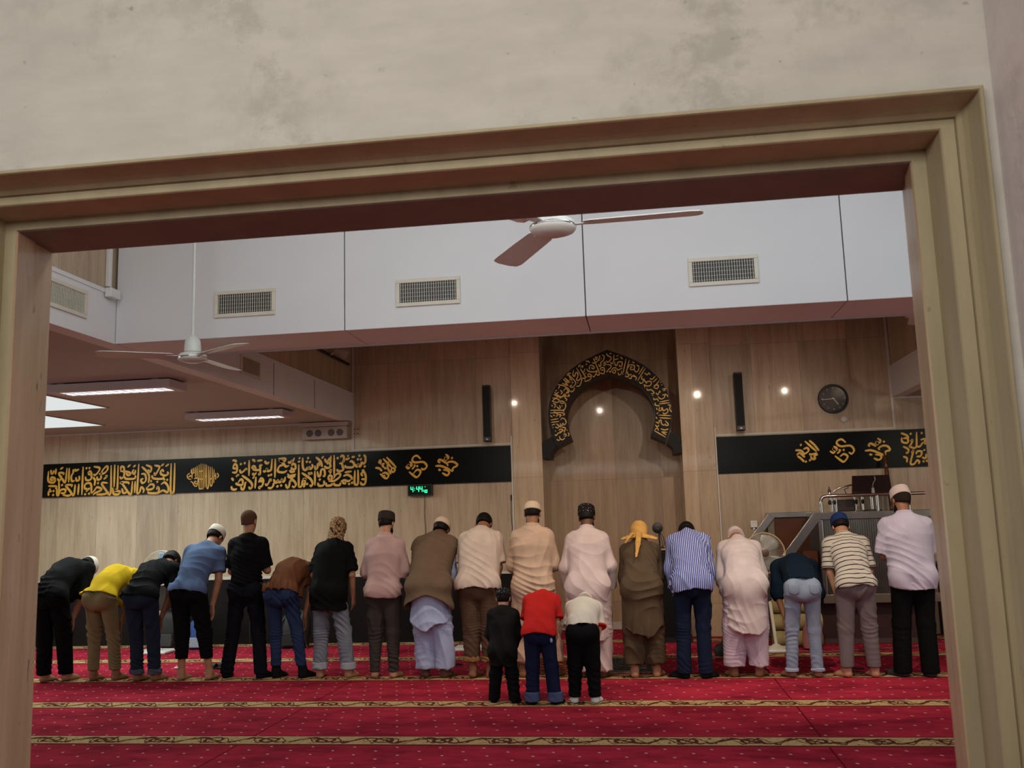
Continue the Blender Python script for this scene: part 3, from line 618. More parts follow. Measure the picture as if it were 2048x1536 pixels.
TR8 = '''100,140 42,402;150,162 92,400;130,292 160,242 230,252 222,312 170,312 180,272 202,282;200,190 232,212;100,332 142,402 190,392;80,422 130,432 142,392;140,452 180,462 190,422 262,442 250,492;210,402 270,442;230,312 252,352 290,342 312,282;270,242 312,272;380,270 302,395;410,295 282,500;400,372 440,402 462,372 490,402;480,462 522,472 570,422;600,460 532,522;640,490 542,612;362,422 350,462 402,502 432,542;310,512 342,542 382,502 392,462;432,542 442,512 502,512 492,572 432,582 392,562 402,612;430,622 452,652 502,642 552,692 502,712;530,735;660,525;675,565;552,602 562,572 622,572 602,622 552,612;680,632 732,622 722,652 692,652;580,692 612,722 642,662 652,692;610,752 662,792 712,772 722,732 682,722;720,712 762,732 772,762;540,772 552,802 602,792 622,832;640,842 792,812;630,872 802,852;570,852 572,892 642,902;770,892 812,892 802,952 832,1002;640,922 632,982 682,962 662,932;590,932 602,972;690,1012 722,1032 772,1002 762,952 702,982 682,922;590,1032 622,1012;620,1052 822,1062;640,1096 822,1106;580,1082 602,1112;730,1142 782,1202 752,1222 722,1192;620,1152 662,1132 672,1192 722,1222;580,1162 622,1182 642,1152;570,1212 602,1242 632,1212;660,1272 722,1292 782,1276;670,1322 762,1332;552,1302 742,1412;680,1332 752,1372;560,1292 602,1262 622,1302'''
TR7 = '''1150,240 1202,302 1282,342 1272,412 1192,482 1150,442;1240,242 1302,236;1370,270 1352,482 1302,522 1270,472;1370,412 1492,382;1440,312 1492,292;1540,332 1612,392;1390,472 1402,562 1452,562 1482,482 1592,482 1582,592 1522,592 1522,542;1602,642 1472,702 1450,652;1480,762 1502,832 1562,812 1592,722;1300,702 1352,642 1442,642;1350,702 1402,702 1402,782 1342,772 1332,722;1150,542 1282,572 1262,652 1212,682 1182,742 1142,732;1240,722 1262,762 1302,702;980,692 1002,642 1092,642 1092,792 1012,792 1000,762;1000,702 1082,702;850,502 962,792 922,842 890,822;790,372 842,482 802,512 760,482;830,352 892,342 882,402 832,392;860,492 922,432 972,332 952,302;1015,380;965,425;1030,282 1092,312 1072,432 1002,482 1002,582 962,592 942,532;1060,522 1122,482 1112,572 1062,552;580,462 642,452 692,492;580,562 602,532 622,522;680,602 732,562 802,602 812,652 762,662 742,622;680,602 682,692;610,662 652,732 802,752 892,722 872,792 832,862 802,892 780,862;320,642 442,862 422,952 362,992 322,962 362,862 342,772 292,792 272,872 232,862 222,812 242,702;380,622 392,582 442,552;430,622 502,582 482,642;430,662 562,882 552,962;520,762 562,662;570,790;610,890;620,822 692,812 742,872 662,882 642,842;740,902 692,972 582,1012 542,992;560,942 482,932 452,1042 402,1142 312,1152;355,1055;135,965;50,862 82,812 122,852;90,782 172,792;130,852 292,1032 272,1122 202,1182 142,1152 202,1112;180,1052 232,1052;270,1192 232,1282 152,1302;10,932 112,1062;0,1042 92,1142;30,1232 62,1192 122,1272 92,1322 32,1322;100,1392 122,1422 52,1442'''
TR6 = '''220,115 392,192;370,212 432,182 492,112 532,142 512,202 562,242 532,282;190,202 302,222 362,262 312,322 182,286;380,322 402,282 482,302 462,342 392,332;510,322 532,402 502,492 452,512;435,410;210,342 272,382 232,462;170,382 192,422;300,422 352,472 392,462 372,392;130,520 440,522 492,552;130,590 432,582 502,622 452,652;230,552 322,622 282,682;130,652 192,692;210,642 252,662;370,702 412,642 342,632;150,770 342,732;160,832 362,802;170,902 262,872;400,772 432,722 502,742 542,822 502,892 452,852 442,912 402,902 392,852;290,862 352,912 412,952;260,942 322,972 362,932;205,960;270,1050;350,1032 402,1002 462,1032 422,1062 372,1062;430,952 522,972 502,1042 492,1092;565,1030;250,1142 292,1162 342,1102 422,1092;370,1182 392,1252 452,1272 512,1222;470,1142 522,1122 542,1172 482,1182;590,1092 622,1142 582,1182;300,1262 352,1292 372,1272;260,32 312,2;390,2 442,62 402,102;540,62 602,42 622,2;640,32 702,42 740,2;590,112 622,142 562,172'''
TR3 = '''250,492 322,512 302,552;290,482 342,502;268,502 258,532;220,562 272,602 332,592;330,532 352,562 322,572;300,442 342,482;312,432 362,472;200,642 252,602;228,580 262,560;345,402 382,462'''

YB = 12.062
def banner(label, x0, x1, z0, z1):
    t = thing('calligraphy_banner', label, 'banner', ((x0+x1)/2, YW, z0))
    p = part(MB().box(x0, x1, YB, YW-0.001, z0, z1), 'panel', M_GLOSS, t, bevel=0.003)
    return t
zb0 = 2.006; zb1 = 2.474
t = banner('long black wall banner with gold Arabic calligraphy, left of the niche', -8.36, -1.705, zb0, zb1)
part(lettering(MB(), TA, 85, 895, 7.585, 37, YB), 'lettering', M_GOLD, t)
mb = lettering(MB(), TB2, 360, 895, 10.24, 52, YB); lettering(mb, TB3, 550, 885, 10.24, 52, YB)
part(mb, 'lettering', M_GOLD, t)
part(lettering(MB(), TE, 360, 895, 10.24, 24, YB, nib=0.1), 'emblem', M_GOLD, t)
def words(data, ox, oy, sc, w, cuts, mat, t):
    for a, b in zip(cuts[:-1], cuts[1:]):
        sub = ';'.join(q for q in data.split(';') if a <= float(q.split(',')[0]) < b)
        part(lettering(MB(), sub, ox, oy, sc, w, YB), 'gold_word', mat, t)
words(TW4, 740, 880, 10.24, 48, (0, 600, 1250, 2100), M_GOLD, t)
t = banner('black wall banner with gold Arabic words, right of the niche', 0.954, 5.6, zb0+0.004, zb1)
words(TW5, 1570, 850, 6.827, 29, (0, 520, 1000, 1500, 2100), M_GOLD2, t)

# ================================================================= NICHE ARCH
def arch():
    t = thing('arch_panel', 'black horseshoe arch with gold calligraphy in the niche', 'arch', (XM, 12.07, 2.28))
    ro = [(0.0, 3.678), (0.125, 3.63), (0.25, 3.575), (0.37, 3.515), (0.47, 3.45), (0.56, 3.372), (0.64, 3.285), (0.70, 3.20), (0.75, 3.10), (0.78, 3.0), (0.797, 2.9), (0.80, 2.80), (0.79, 2.70), (0.765, 2.60), (0.735, 2.51), (0.705, 2.435)]
    ri = [(0.0, 3.355), (0.08, 3.338), (0.17, 3.31), (0.26, 3.27), (0.34, 3.22), (0.41, 3.165), (0.47, 3.10), (0.52, 3.03), (0.555, 2.955), (0.577, 2.88), (0.583, 2.80), (0.575, 2.72), (0.56, 2.65), (0.54, 2.59), (0.52, 2.54), (0.515, 2.527)]
    out = [(XM-a, b) for a, b in reversed(ro)]+[(XM+a, b) for a, b in ro[1:]]
    inn = [(XM-a, b) for a, b in reversed(ri)]+[(XM+a, b) for a, b in ri[1:]]
    y0, y1 = 12.07, 12.55; n_ = len(out); mb = MB()
    vs_ = [(x, y, z) for y in (y0, y1) for P in (out, inn) for x, z in P]
    fs = []
    for i in range(n_-1):
        fs += [(i, i+1, n_+i+1, n_+i), (2*n_+i, 3*n_+i, 3*n_+i+1, 2*n_+i+1), (i, 2*n_+i, 2*n_+i+1, i+1), (n_+i, n_+i+1, 3*n_+i+1, 3*n_+i)]
    fs += [(0, n_, 3*n_, 2*n_), (n_-1, 3*n_-1, 4*n_-1, 2*n_-1)]
    mb.add(vs_, fs)
    part(mb, 'arch_body', plain('dark_brown_soffit', (0.022, 0.014, 0.010), 0.6), t)
    fp = MB(); vs_ = [(x, y, z) for y in (12.058, 12.0705) for P in (out, inn) for x, z in P]
    fp.add(vs_, fs); part(fp, 'front_panel', M_MATTEBLK, t)
    ed = MB()
    for P in (out, inn): ed.tube([(x, 12.058, z) for x, z in P], 0.0035, 6)
    part(ed, 'edge_moulding', plain('dark_bronze_edge', (0.03, 0.028, 0.025), 0.3), t)
    for s in (-1, 1):
        cb = [(XM+s*a, b) for a, b in ((0.715, 2.44), (0.765, 2.565), (0.80, 2.548), (0.865, 2.525), (0.893, 2.45), (0.893, 2.29), (0.795, 2.283), (0.788, 2.35), (0.775, 2.375))]
        part(MB().prism(cb, 12.06, 12.55), 'corbel', M_MATTEBLK, t)
    L = lettering(MB(), TR8, 1240, 700, 8.083, 18, 12.057, 0.004, 0.25)
    lettering(L, TR7, 1130, 690, 13.964, 30, 12.057, 0.004, 0.25)
    lettering(L, TR6, 1090, 780, 12.8, 29, 12.057, 0.004, 0.25)
    lettering(L, TR3, 1060, 660, 4.518, 10, 12.057, 0.004, 0.25)
    part(L, 'lettering', M_GOLD2, t)
arch()
# ================================================================= FURNITURE AND LOOSE THINGS
def pedestal_fan(label, base, head, blade_mat, ring_mat, tilt=0.0, yawd=0.0, r=0.205):
    """base (x, y) on the floor, head centre (x, y, z)"""
    bx, by = base; hx, hy, hz = head
    t = thing('pedestal_fan', label, 'fan', (bx, by, 0), 'upright fans along the far wall')
    part(MB().box(bx-0.21, bx+0.21, by-0.17, by+0.17, 0.001, 0.035), 'base', M_WHITEP, t, bevel=0.012)
    part(MB().lathe([(0.085, 0.035), (0.085, 0.045), (0.05, 0.06), (0.03, 0.075), (0.01, 0.076)], 24, Matrix.Translation((bx, by, 0))), 'pole_collar', M_CREAMP, t, smooth=40)
    top = (hx, hy+0.10, hz-0.16)
    part(MB().tube([(bx, by, 0.07), (bx+(top[0]-bx)*0.5, by+(top[1]-by)*0.5, 0.5), (top[0], top[1], top[2]-0.1)], 0.018, 12), 'pole', M_CREAMP, t, smooth=40)
    part(MB().box(top[0]-0.055, top[0]+0.055, top[1]-0.045, top[1]+0.045, top[2]-0.36, top[2]-0.05), 'control_box', plain('fan_control_box', (0.03, 0.025, 0.022), 0.4), t, bevel=0.012)
    Hm = Matrix.Translation(head) @ Matrix.Rotation(math.radians(yawd), 4, 'Z') @ Matrix.Rotation(math.radians(90-tilt), 4, 'X')
    part(MB().lathe([(0.01, -0.16), (0.05, -0.155), (0.066, -0.12), (0.066, -0.05), (0.05, -0.04)], 20, Hm).tube([(top[0], top[1], top[2]-0.06), (top[0], top[1], top[2]+0.05), tuple(Hm @ Vector((0, 0, -0.10)))], 0.022, 10), 'motor', M_CREAMP, t, smooth=40)
    g = MB()
    for rr, zz in ((r, 0.0), (r*0.985, 0.025), (r*0.985, -0.025)): g.tube([tuple(Hm @ Vector((rr*math.cos(a), rr*math.sin(a), zz))) for a in np.linspace(0, 2*PI, 49)[:-1]], 0.0045, 6, True)
    go = part(g, 'guard_ring', ring_mat, t, smooth=60)
    w = MB()
    for q in range(60):
        a = q*2*PI/60; sw_ = 0.10
        for sgn, d in ((1, 0.055), (-1, 0.045)):
            w.tube([tuple(Hm @ Vector((rr*math.cos(a+sw_*u), rr*math.sin(a+sw_*u), sgn*zz))) for rr, zz, u in ((0.045, d, 1.0), (r*0.6, d*0.92, 0.5), (r*0.9, d*0.6, 0.1), (r*0.985, 0.025, 0))], 0.0011, 4)
    part(w, 'guard_wires', plain('guard_wire', (0.62, 0.58, 0.46), 0.35, metal=0.5), t)
    part(MB().lathe([(0.001, 0.064), (0.03, 0.063), (0.045, 0.058), (0.045, 0.05)], 24, Hm), 'front_badge', plain('brown_badge', (0.10, 0.05, 0.035), 0.35), go, smooth=40)
    part(MB().lathe([(0.001, 0.03), (0.032, 0.025), (0.04, -0.02), (0.001, -0.03)], 20, Hm), 'hub', blade_mat, t, smooth=40)
    for k in range(3):
        b = MB(); rows = []
        for u in np.linspace(0, 1, 7):
            rr = 0.03+u*(r*0.90-0.03); half = math.radians(24+22*math.sin(PI*min(1, u*0.9))); 
            rows.append([tuple(Hm @ Vector((rr*math.cos(k*2*PI/3+0.9+v*half+0.25*u), rr*math.sin(k*2*PI/3+0.9+v*half+0.25*u), 0.018*v*(0.4+u)))) for v in np.linspace(-1, 1, 7)])
        vs_ = [p for rw in rows for p in rw]; fs = [(i*7+j, i*7+j+1, (i+1)*7+j+1, (i+1)*7+j) for i in range(6) for j in range(6)]
        b.add(vs_, fs); o = part(b, 'blade', blade_mat, t, smooth=60, recalc=False); sd = o.modifiers.new('thickness', 'SOLIDIFY'); sd.thickness = 0.003
    return t
def translucent(name, col, tr):
    t = NT(name); t.set(col=col, rough=0.25, trans=tr); return t.m
M_BLUEBL = translucent('blue_fan_blade', (0.16, 0.33, 0.52), 0.3); M_GREYBL = translucent('smoky_fan_blade', (0.42, 0.42, 0.40), 0.35)
f1 = onZ(312, 1305)
pedestal_fan('upright fan with blue blades, behind the person in black t-shirt', (f1[0]+0.02, 11.15), tuple(onY(322, 1136, 11.0)), M_BLUEBL, M_CREAMP, 4, 8, 0.212)
f2 = onZ(1555, 1301)
pedestal_fan('upright fan with wire guard, right of the pale pink kameez', (1.36, 10.78), tuple(onY(1529, 1106, 10.7)), M_GREYBL, plain('orange_cream_ring', (0.62, 0.44, 0.22), 0.4), 4, 0, 0.222)
pedestal_fan('upright fan mostly hidden behind the person in brown trousers', (-2.10, 11.15), (-2.16, 11.05, 0.88), M_GREYBL, M_CREAMP, 6, 0, 0.2)

# pulpit with stairs, railing and corrugated steel front
def pulpit():
    t = thing('pulpit', 'steel and wood pulpit with railing at the right of the far wall', 'pulpit', (2.4, 11.6, 0))
    x0, x1, y0, y1 = 1.985, 3.205, 11.2, 12.05
    core = MB().box(x0+0.02, x1-0.02, y0+0.02, y1, 0.52, 1.40)
    part(core, 'platform', plain('pulpit_core', (0.10, 0.09, 0.08), 0.6), t)
    n_ = 46; rib = MB(); ri = []
    for i in range(n_*2+1):
        x = x0+0.035+(x1-x0-0.07)*i/(n_*2); ri.append((x, y0-(0.0 if i % 2 else 0.014)))
    a = [(x, y, 0.56) for x, y in ri]; b = [(x, y, 1.405) for x, y in ri]; m = len(a)
    rib.add(a+b+[(x, y0+0.018, z) for z in (0.56, 1.405) for x, _ in ri], [(i, i+1, m+i+1, m+i) for i in range(m-1)]+[(2*m+i, 3*m+i, 3*m+i+1, 2*m+i+1) for i in range(m-1)]+[(0, m, 3*m, 2*m), (m-1, 3*m-1, 4*m-1, 2*m-1)])
    part(rib, 'corrugated_front', M_STEEL, t)
    fr = MB().box(x0-0.01, x1+0.01, y0-0.025, y1, 1.40, 1.485)
    part(fr, 'top_band', M_STEEL, t, bevel=0.006)
    part(MB().box(x0-0.02, x1+0.03, y0-0.03, y1, 0.46, 0.56), 'bottom_band', plain('grey_brown_metal', (0.20, 0.17, 0.14), 0.4, metal=0.7), t, bevel=0.006)
    part(MB().box(x0-0.01, x0+0.035, y0-0.02, y0+0.03, 0.56, 1.40), 'corner_post', M_STEEL, t, bevel=0.004)
    part(MB().box(x1-0.035, x1+0.01, y0-0.02, y0+0.03, 0.56, 1.40), 'corner_post', M_STEEL, t, bevel=0.004)
    part(MB().box(x0-0.55, x1-0.04, y0+0.16, y1, 0.001, 0.46), 'plinth', plain('dark_red_wood', (0.035, 0.014, 0.012), 0.4), t)
    part(MB().box(x0-0.30, x1, y0+0.135, y0+0.16, 0.001, 0.05), 'plinth_rail', plain('dark_rail', (0.06, 0.045, 0.04), 0.4), t)
    part(MB().box(x0-0.34, x0-0.03, y0-0.0, y1, 0.505, 0.72), 'stair_cabinet', plain('stair_cabinet_paint', (0.22, 0.18, 0.14), 0.5), t, bevel=0.006)
    # stair steps between the two stringers
    for k in range(4):
        part(MB().box(x0-0.16*(k+1)-0.02, x0-0.16*k-0.02, 11.32, 11.98, 0.73+0.0*k, 1.05-0.09*k), 'step', M_BROWNW, t)
    # wooden backboard in a steel frame
    part(MB().box(1.545, 2.12, 12.02, 12.06, 0.70, 1.44), 'backboard', M_BROWNW, t)
    part(MB().box(1.93, 1.936, 12.015, 12.03, 0.72, 1.42), 'board_joint', M_BLACK, t)
    part(MB().box(1.50, 2.16, 11.99, 12.075, 1.435, 1.50), 'frame_top', M_STEEL, t, bevel=0.005)
    part(MB().box(1.505, 1.59, 11.99, 12.075, 0.72, 1.435), 'frame_post', plain('grey_brown_metal', (0.20, 0.17, 0.14), 0.4, metal=0.7), t, bevel=0.005)
    def stringer(nm, p, q, w, th):
        p, q = Vector(p), Vector(q); d = (q-p).normalized(); n__ = Vector((-d.z, 0, d.x))
        vs_ = [pt+n__*s_*w/2+Vector((0, o, 0)) for o in (0, th) for pt, s_ in ((p, 1), (p, -1), (q, -1), (q, 1))]
        part(MB().add([tuple(v) for v in vs_], [(0, 1, 2, 3), (7, 6, 5, 4), (0, 4, 5, 1), (1, 5, 6, 2), (2, 6, 7, 3), (3, 7, 4, 0)]), nm, M_STEEL, t, bevel=0.004)
    stringer('stringer', (1.965, 11.17, 1.45), (1.43, 11.17, 0.78), 0.10, 0.05)
    stringer('stringer', (1.555, 11.93, 1.46), (1.03, 11.93, 0.84), 0.085, 0.05)
    r = 0.019
    zr = 1.672
    part(MB().tube([(2.03, 11.25, 1.48), (2.03, 11.25, 1.60), (2.038, 11.25, 1.64), (2.06, 11.25, 1.662), (2.10, 11.25, zr), (2.6, 11.25, zr), (3.17, 11.25, zr), (3.185, 11.25, zr)], r, 12), 'handrail', M_CHROME, t, smooth=50)
    for x in (2.66, 3.005): part(MB().tube([(x, 11.25, 1.48), (x, 11.25, zr-0.005)], 0.017, 12), 'rail_post', M_CHROME, t, smooth=50)
    part(MB().box(x0, x1, y0+0.03, y1, 1.402, 1.47), 'deck', plain('deck_carpet', (0.14, 0.02, 0.02), 0.9), t)
pulpit()
# reading stand on the pulpit
t = thing('lectern', 'black reading stand with tilted top on the pulpit', 'lectern', (2.66, 11.55, 1.47))
LB = Matrix.Translation((2.66, 11.45, 1.80)) @ Matrix.Rotation(math.radians(-38), 4, 'X')
part(MB().add([tuple(LB @ Vector(v)) for v in ((-0.25, -0.012, -0.135), (0.20, -0.012, -0.135), (0.225, -0.012, 0.125), (-0.20, -0.012, 0.125), (-0.25, 0.012, -0.135), (0.20, 0.012, -0.135), (0.225, 0.012, 0.125), (-0.20, 0.012, 0.125))], [(0, 1, 2, 3), (7, 6, 5, 4), (0, 4, 5, 1), (1, 5, 6, 2), (2, 6, 7, 3), (3, 7, 4, 0)]), 'tilted_top', plain('dark_lacquer', (0.018, 0.011, 0.011), 0.22), t, bevel=0.006)
part(MB().tube([(2.66, 11.52, 1.49), (2.66, 11.52, 1.74)], 0.02, 10), 'post', M_CHROME, t, smooth=50)
part(MB().lathe([(0.001, 0), (0.11, 0), (0.11, 0.012), (0.03, 0.02), (0.001, 0.02)], 20, Matrix.Translation((2.66, 11.52, 1.4865))), 'foot', M_BLACK, t, smooth=40)
t = thing('microphone', 'gooseneck microphone standing in front of the reading stand', 'microphone', (2.63, 11.27, 1.69))
part(MB().tube([(2.625, 11.26, 1.688), (2.625, 11.26, 1.75)], [0.022, 0.016], 12), 'holder', plain('grey_holder', (0.25, 0.24, 0.22), 0.4), t, smooth=40)
part(MB().tube([(2.625, 11.26, 1.75), (2.63, 11.25, 1.80), (2.655, 11.24, 1.84), (2.65, 11.24, 1.875)], 0.006, 8), 'gooseneck', M_STEEL, t, smooth=50)
part(MB().tube([(2.65, 11.24, 1.872), (2.649, 11.24, 1.892)], 0.009, 8), 'capsule', M_BLACK, t, smooth=50)
t = thing('armchair', 'chair with curved chrome arms and dark backrest on the pulpit', 'chair', (2.40, 11.78, 1.47))
part(MB().box(2.30, 2.50, 11.70, 11.73, 1.489, 1.63), 'backrest', plain('dark_maroon_leather', (0.022, 0.010, 0.011), 0.5), t, bevel=0.008)
for x in (2.24, 2.29, 2.515, 2.60): part(MB().tube([(x, 11.72, 1.487), (x, 11.72, 1.66)], 0.016, 10), 'upright', M_CHROME, t, smooth=50)
for x in (2.215, 2.275, 2.525, 2.60): part(MB().lathe([(0.001, -0.03), (0.014, -0.02), (0.02, 0), (0.014, 0.02), (0.001, 0.03)], 12, Matrix.Translation((x, 11.7, 1.60))), 'knob', M_BLACK, t, smooth=40)
part(MB().tube([(2.26+0.30*(1-math.cos(a)), 11.72, 1.69+0.115*math.sin(a)) for a in np.linspace(0, PI*0.6, 12)], 0.0105, 8).tube([(2.24, 11.72, 1.692), (2.62, 11.72, 1.692)], 0.008, 8), 'curved_arm', M_CHROME, t, smooth=50)
part(MB().tube([(2.42, 11.72, 1.70), (2.40, 11.72, 1.75), (2.45, 11.72, 1.77), (2.44, 11.72, 1.80)], 0.006, 6), 'scroll', M_BLACK, t)
part(MB().lathe([(0.001, 0), (0.02, 0.004), (0.014, 0.03), (0.022, 0.045), (0.018, 0.06), (0.008, 0.07), (0.012, 0.085), (0.001, 0.10)], 14, Matrix.Translation((2.225, 11.72, 1.69))).tube([(2.225, 11.72, 1.64), (2.225, 11.72, 1.69)], 0.012, 8), 'finial', M_STEEL, t, smooth=40)
# wooden staff
t = thing('staff', 'turned reddish wooden staff leaning behind the reading stand', 'staff', (2.96, 11.75, 1.47))
p0, p1 = np.array([2.925, 11.72, 1.492]), np.array([2.955, 11.95, 2.215])
pts = [(0, 0.02), (0.30, 0.020), (0.50, 0.021), (0.62, 0.026), (0.66, 0.026), (0.67, 0.018), (0.69, 0.026), (0.71, 0.018), (0.73, 0.025), (0.80, 0.022), (0.88, 0.016), (0.95, 0.009), (1.0, 0.004)]
part(MB().tube([tuple(p0+(p1-p0)*q) for q, r in pts], [r for q, r in pts], 12), 'shaft', M_BROWNW, t, smooth=40)

# black equipment cabinet with microphone
t = thing('equipment_cabinet', 'tall black cabinet left of the right pilaster', 'cabinet', (0.28, 11.8, 0))
part(MB().box(0.13, 0.46, 11.62, 11.98, 0.002, 1.085), 'body', M_BLACK, t, bevel=0.005)
part(MB().box(0.06, 0.48, 11.58, 12.0, 1.086, 1.108), 'top', plain('light_wood_edge', (0.36, 0.26, 0.16), 0.5), t, bevel=0.003)
part(MB().box(0.145, 0.445, 11.612, 11.62, 0.06, 1.06), 'door', M_MATTEBLK, t, bevel=0.002)
part(MB().box(0.16, 0.172, 11.600, 11.612, 0.55, 0.68), 'handle', M_STEEL, t)
part(MB().box(0.10, 0.50, 11.56, 11.60, 0.002, 0.045), 'foot_rail', M_BLACK, t)
c = onY(1315, 1056, 11.66)
t = thing('desk_microphone', 'black desk microphone with a round wind shield on the black cabinet', 'microphone', (c[0]+0.02, 11.68, 1.108))
Rm = Matrix.Translation((c[0], 11.66, c[2])) @ Matrix.Rotation(PI/2, 4, 'X')
part(MB().lathe([(0.001, -0.02), (0.06, -0.015), (0.066, 0.0), (0.064, 0.012), (0.04, 0.02), (0.001, 0.022)], 28, Rm), 'wind_shield', M_BLACK, t, smooth=40)
part(MB().lathe([(0.001, 0.022), (0.024, 0.022), (0.024, 0.03), (0.001, 0.031)], 20, Rm), 'grille', plain('grille_dark_grey', (0.03, 0.03, 0.03), 0.6), t, smooth=40)
part(MB().tube([(c[0]+0.015, 11.67, c[2]-0.06), (c[0]+0.018, 11.68, 1.115)], 0.009, 8), 'stem', M_BLACK, t)
part(MB().tube([(c[0]+0.03, 11.67, c[2]-0.055), (c[0]+0.07, 11.67, c[2]-0.12), (c[0]+0.075, 11.68, c[2]-0.20), (c[0]+0.05, 11.68, 1.13)], 0.004, 6), 'lead', M_BLACK, t)
part(MB().tube([(c[0]+0.025, 11.69, c[2]-0.055), (c[0]+0.045, 11.69, c[2]-0.15), (c[0]+0.05, 11.69, 1.12)], 0.004, 6), 'lead', M_BLACK, t)
part(MB().lathe([(0.001, 0), (0.05, 0), (0.05, 0.012), (0.02, 0.02), (0.001, 0.02)], 20, Matrix.Translation((c[0]+0.02, 11.68, 1.109))), 'base', M_BLACK, t)

# stacked mat rolls
M_OLIVE = plain('olive_gold_cloth', (0.30, 0.235, 0.10), 0.85, var=0.18, scale=6)
for k, (lb, dx) in enumerate((('olive gold mat roll, lowest of the stack beside the upright fan', 0.0), ('olive gold mat roll, second from the floor beside the upright fan', 0.01), ('olive gold mat roll, third from the floor beside the upright fan', -0.012), ('olive gold mat roll, topmost of the stack beside the upright fan', 0.015))):
    z = 0.094+k*0.185; t = MB()
    xs_ = np.linspace(1.37+dx, 1.90+dx, 9)
    t.tube([(x, 11.08+0.004*math.sin(7*x+k), z) for x in xs_], [0.088 if i in (0, 8) else 0.0915+0.0015*math.sin(3*i+k) for i in range(9)], 20)
    for x in (1.37+dx, ):
        sp = [(x-0.004, 11.08+(0.012+0.011*a)*math.cos(a), z+(0.012+0.011*a)*math.sin(a)) for a in np.linspace(0, 6.6, 40)]
        t.tube(sp, 0.003, 4)
    tag(t.build('mat_roll', M_OLIVE, smooth=40), lb, 'mat', 'rolled mats beside the upright fan')
# pink cloth bag seen between the legs
bg = [(0.02, 0.0, 0.0), (0.11, 0.06, 0.01), (0.135, 0.08, 0.08), (0.125, 0.075, 0.2), (0.10, 0.05, 0.33), (0.05, 0.02, 0.40)]
def sack(name, label, cat, x, y, prof_, mat, sk=0.0, seg=20, rough=0.0, group=None):
    t = thing(name, label, cat, (x, y, 0), group); mb = MB(); rings = []
    for i, (rx, ry, z) in enumerate(prof_):
        rings.append([(x+sk*z+rx*math.copysign(abs(math.cos(a))**0.8, math.cos(a))*(1+rough*math.sin(5*a+i*1.7)), y+ry*math.copysign(abs(math.sin(a))**0.8, math.sin(a))*(1+rough*math.sin(4*a+i)), z+0.002) for a in np.linspace(0, 2*PI, seg+1)[:-1]])
    part(mb.loft(rings), 'body', mat, t, smooth=50)
    return t
t = sack('cloth_bag', 'mauve pink cloth bag on the floor in front of the pulpit', 'bag', 1.74, 10.86, [(0.03, 0.04, 0.0), (0.085, 0.08, 0.02), (0.105, 0.09, 0.10), (0.10, 0.08, 0.22), (0.075, 0.055, 0.33), (0.03, 0.02, 0.40)], plain('mauve_pink_cloth', srgb(160, 100, 100), 0.8, var=0.2), 0.15, 20, 0.05)
part(MB().tube([(1.79, 10.86, 0.40), (1.78, 10.86, 0.45), (1.81, 10.86, 0.47), (1.82, 10.86, 0.41)], 0.006, 6), 'handle', plain('mauve_pink_cloth', (0, 0, 0)), t)

def backpack(label, x, y, mat, mat2, h=0.34, w=0.15, lean=0.0, trim=None, rot=0):
    t = sack('backpack', label, 'bag', x, y, [(w*0.5, 0.05, 0.0), (w*0.95, 0.10, 0.01), (w*1.02, 0.115, h*0.15), (w, 0.105, h*0.5), (w*0.88, 0.085, h*0.8), (w*0.6, 0.05, h*0.96), (w*0.2, 0.02, h)], mat, lean, 24, 0.02)
    part(MB().tube([(x-0.03+lean*h, y, h-0.01), (x-0.02+lean*h, y, h+0.035), (x+0.02+lean*h, y, h+0.035), (x+0.03+lean*h, y, h-0.01)], 0.007, 6), 'handle', mat2, t, smooth=40)
    part(MB().loft([[(x+lean*z+a*w*q, y-b, z) for a, b in ((-0.7, 0.112), (0.7, 0.112), (0.62, 0.135), (-0.62, 0.135))] for z, q in ((h*0.08, 0.9), (h*0.25, 1.0), (h*0.42, 0.92))]), 'front_pocket', mat2, t, bevel=0.006)
    for q in (-1, 1): part(MB().tube([(x+q*w*0.55+lean*h*0.9, y-0.06, h*0.85), (x+q*w*0.9, y-0.13, h*0.5), (x+q*w*1.05, y-0.10, h*0.1), (x+q*w*1.2, y-0.14, 0.012)], 0.009, 6), 'strap', trim or mat2, t, smooth=40)
    return t
M_BLUEB = plain('blue_nylon', srgb(38, 72, 140), 0.6, var=0.15); M_BLKN = plain('black_nylon', (0.014, 0.015, 0.015), 0.65, var=0.3)
backpack('blue backpack with pale trim, seen between the legs of black cropped trousers', -5.70, 11.5, M_BLUEB, plain('blue_pale_trim', srgb(150, 165, 180), 0.5), 0.36, 0.14, -0.05)
backpack('black backpack against the dado, behind the person in black t-shirt and navy jeans', -6.14, 11.55, M_BLKN, plain('dark_grey_webbing', (0.05, 0.05, 0.055), 0.6), 0.46, 0.16, 0.02, plain('grey_webbing', (0.14, 0.14, 0.15), 0.6))
backpack('black backpack seen between the blue jeans and the pale jeans', -4.45, 11.5, plain('dark_green_nylon', (0.013, 0.017, 0.016), 0.6, var=0.3), M_BLKN, 0.46, 0.2, 0.10)
t = sack('black_bag', 'soft black bag on the floor behind the pale pink kameez', 'bag', 0.86, 10.45, [(0.05, 0.05, 0.0), (0.19, 0.09, 0.01), (0.205, 0.10, 0.06), (0.17, 0.08, 0.12), (0.06, 0.03, 0.15)], M_BLKN, 0.1, 24, 0.08)
part(MB().tube([(0.74, 10.45, 0.11), (0.76, 10.45, 0.17), (0.86, 10.45, 0.2), (0.95, 10.45, 0.13)], 0.008, 6), 'strap', M_BLKN, t)

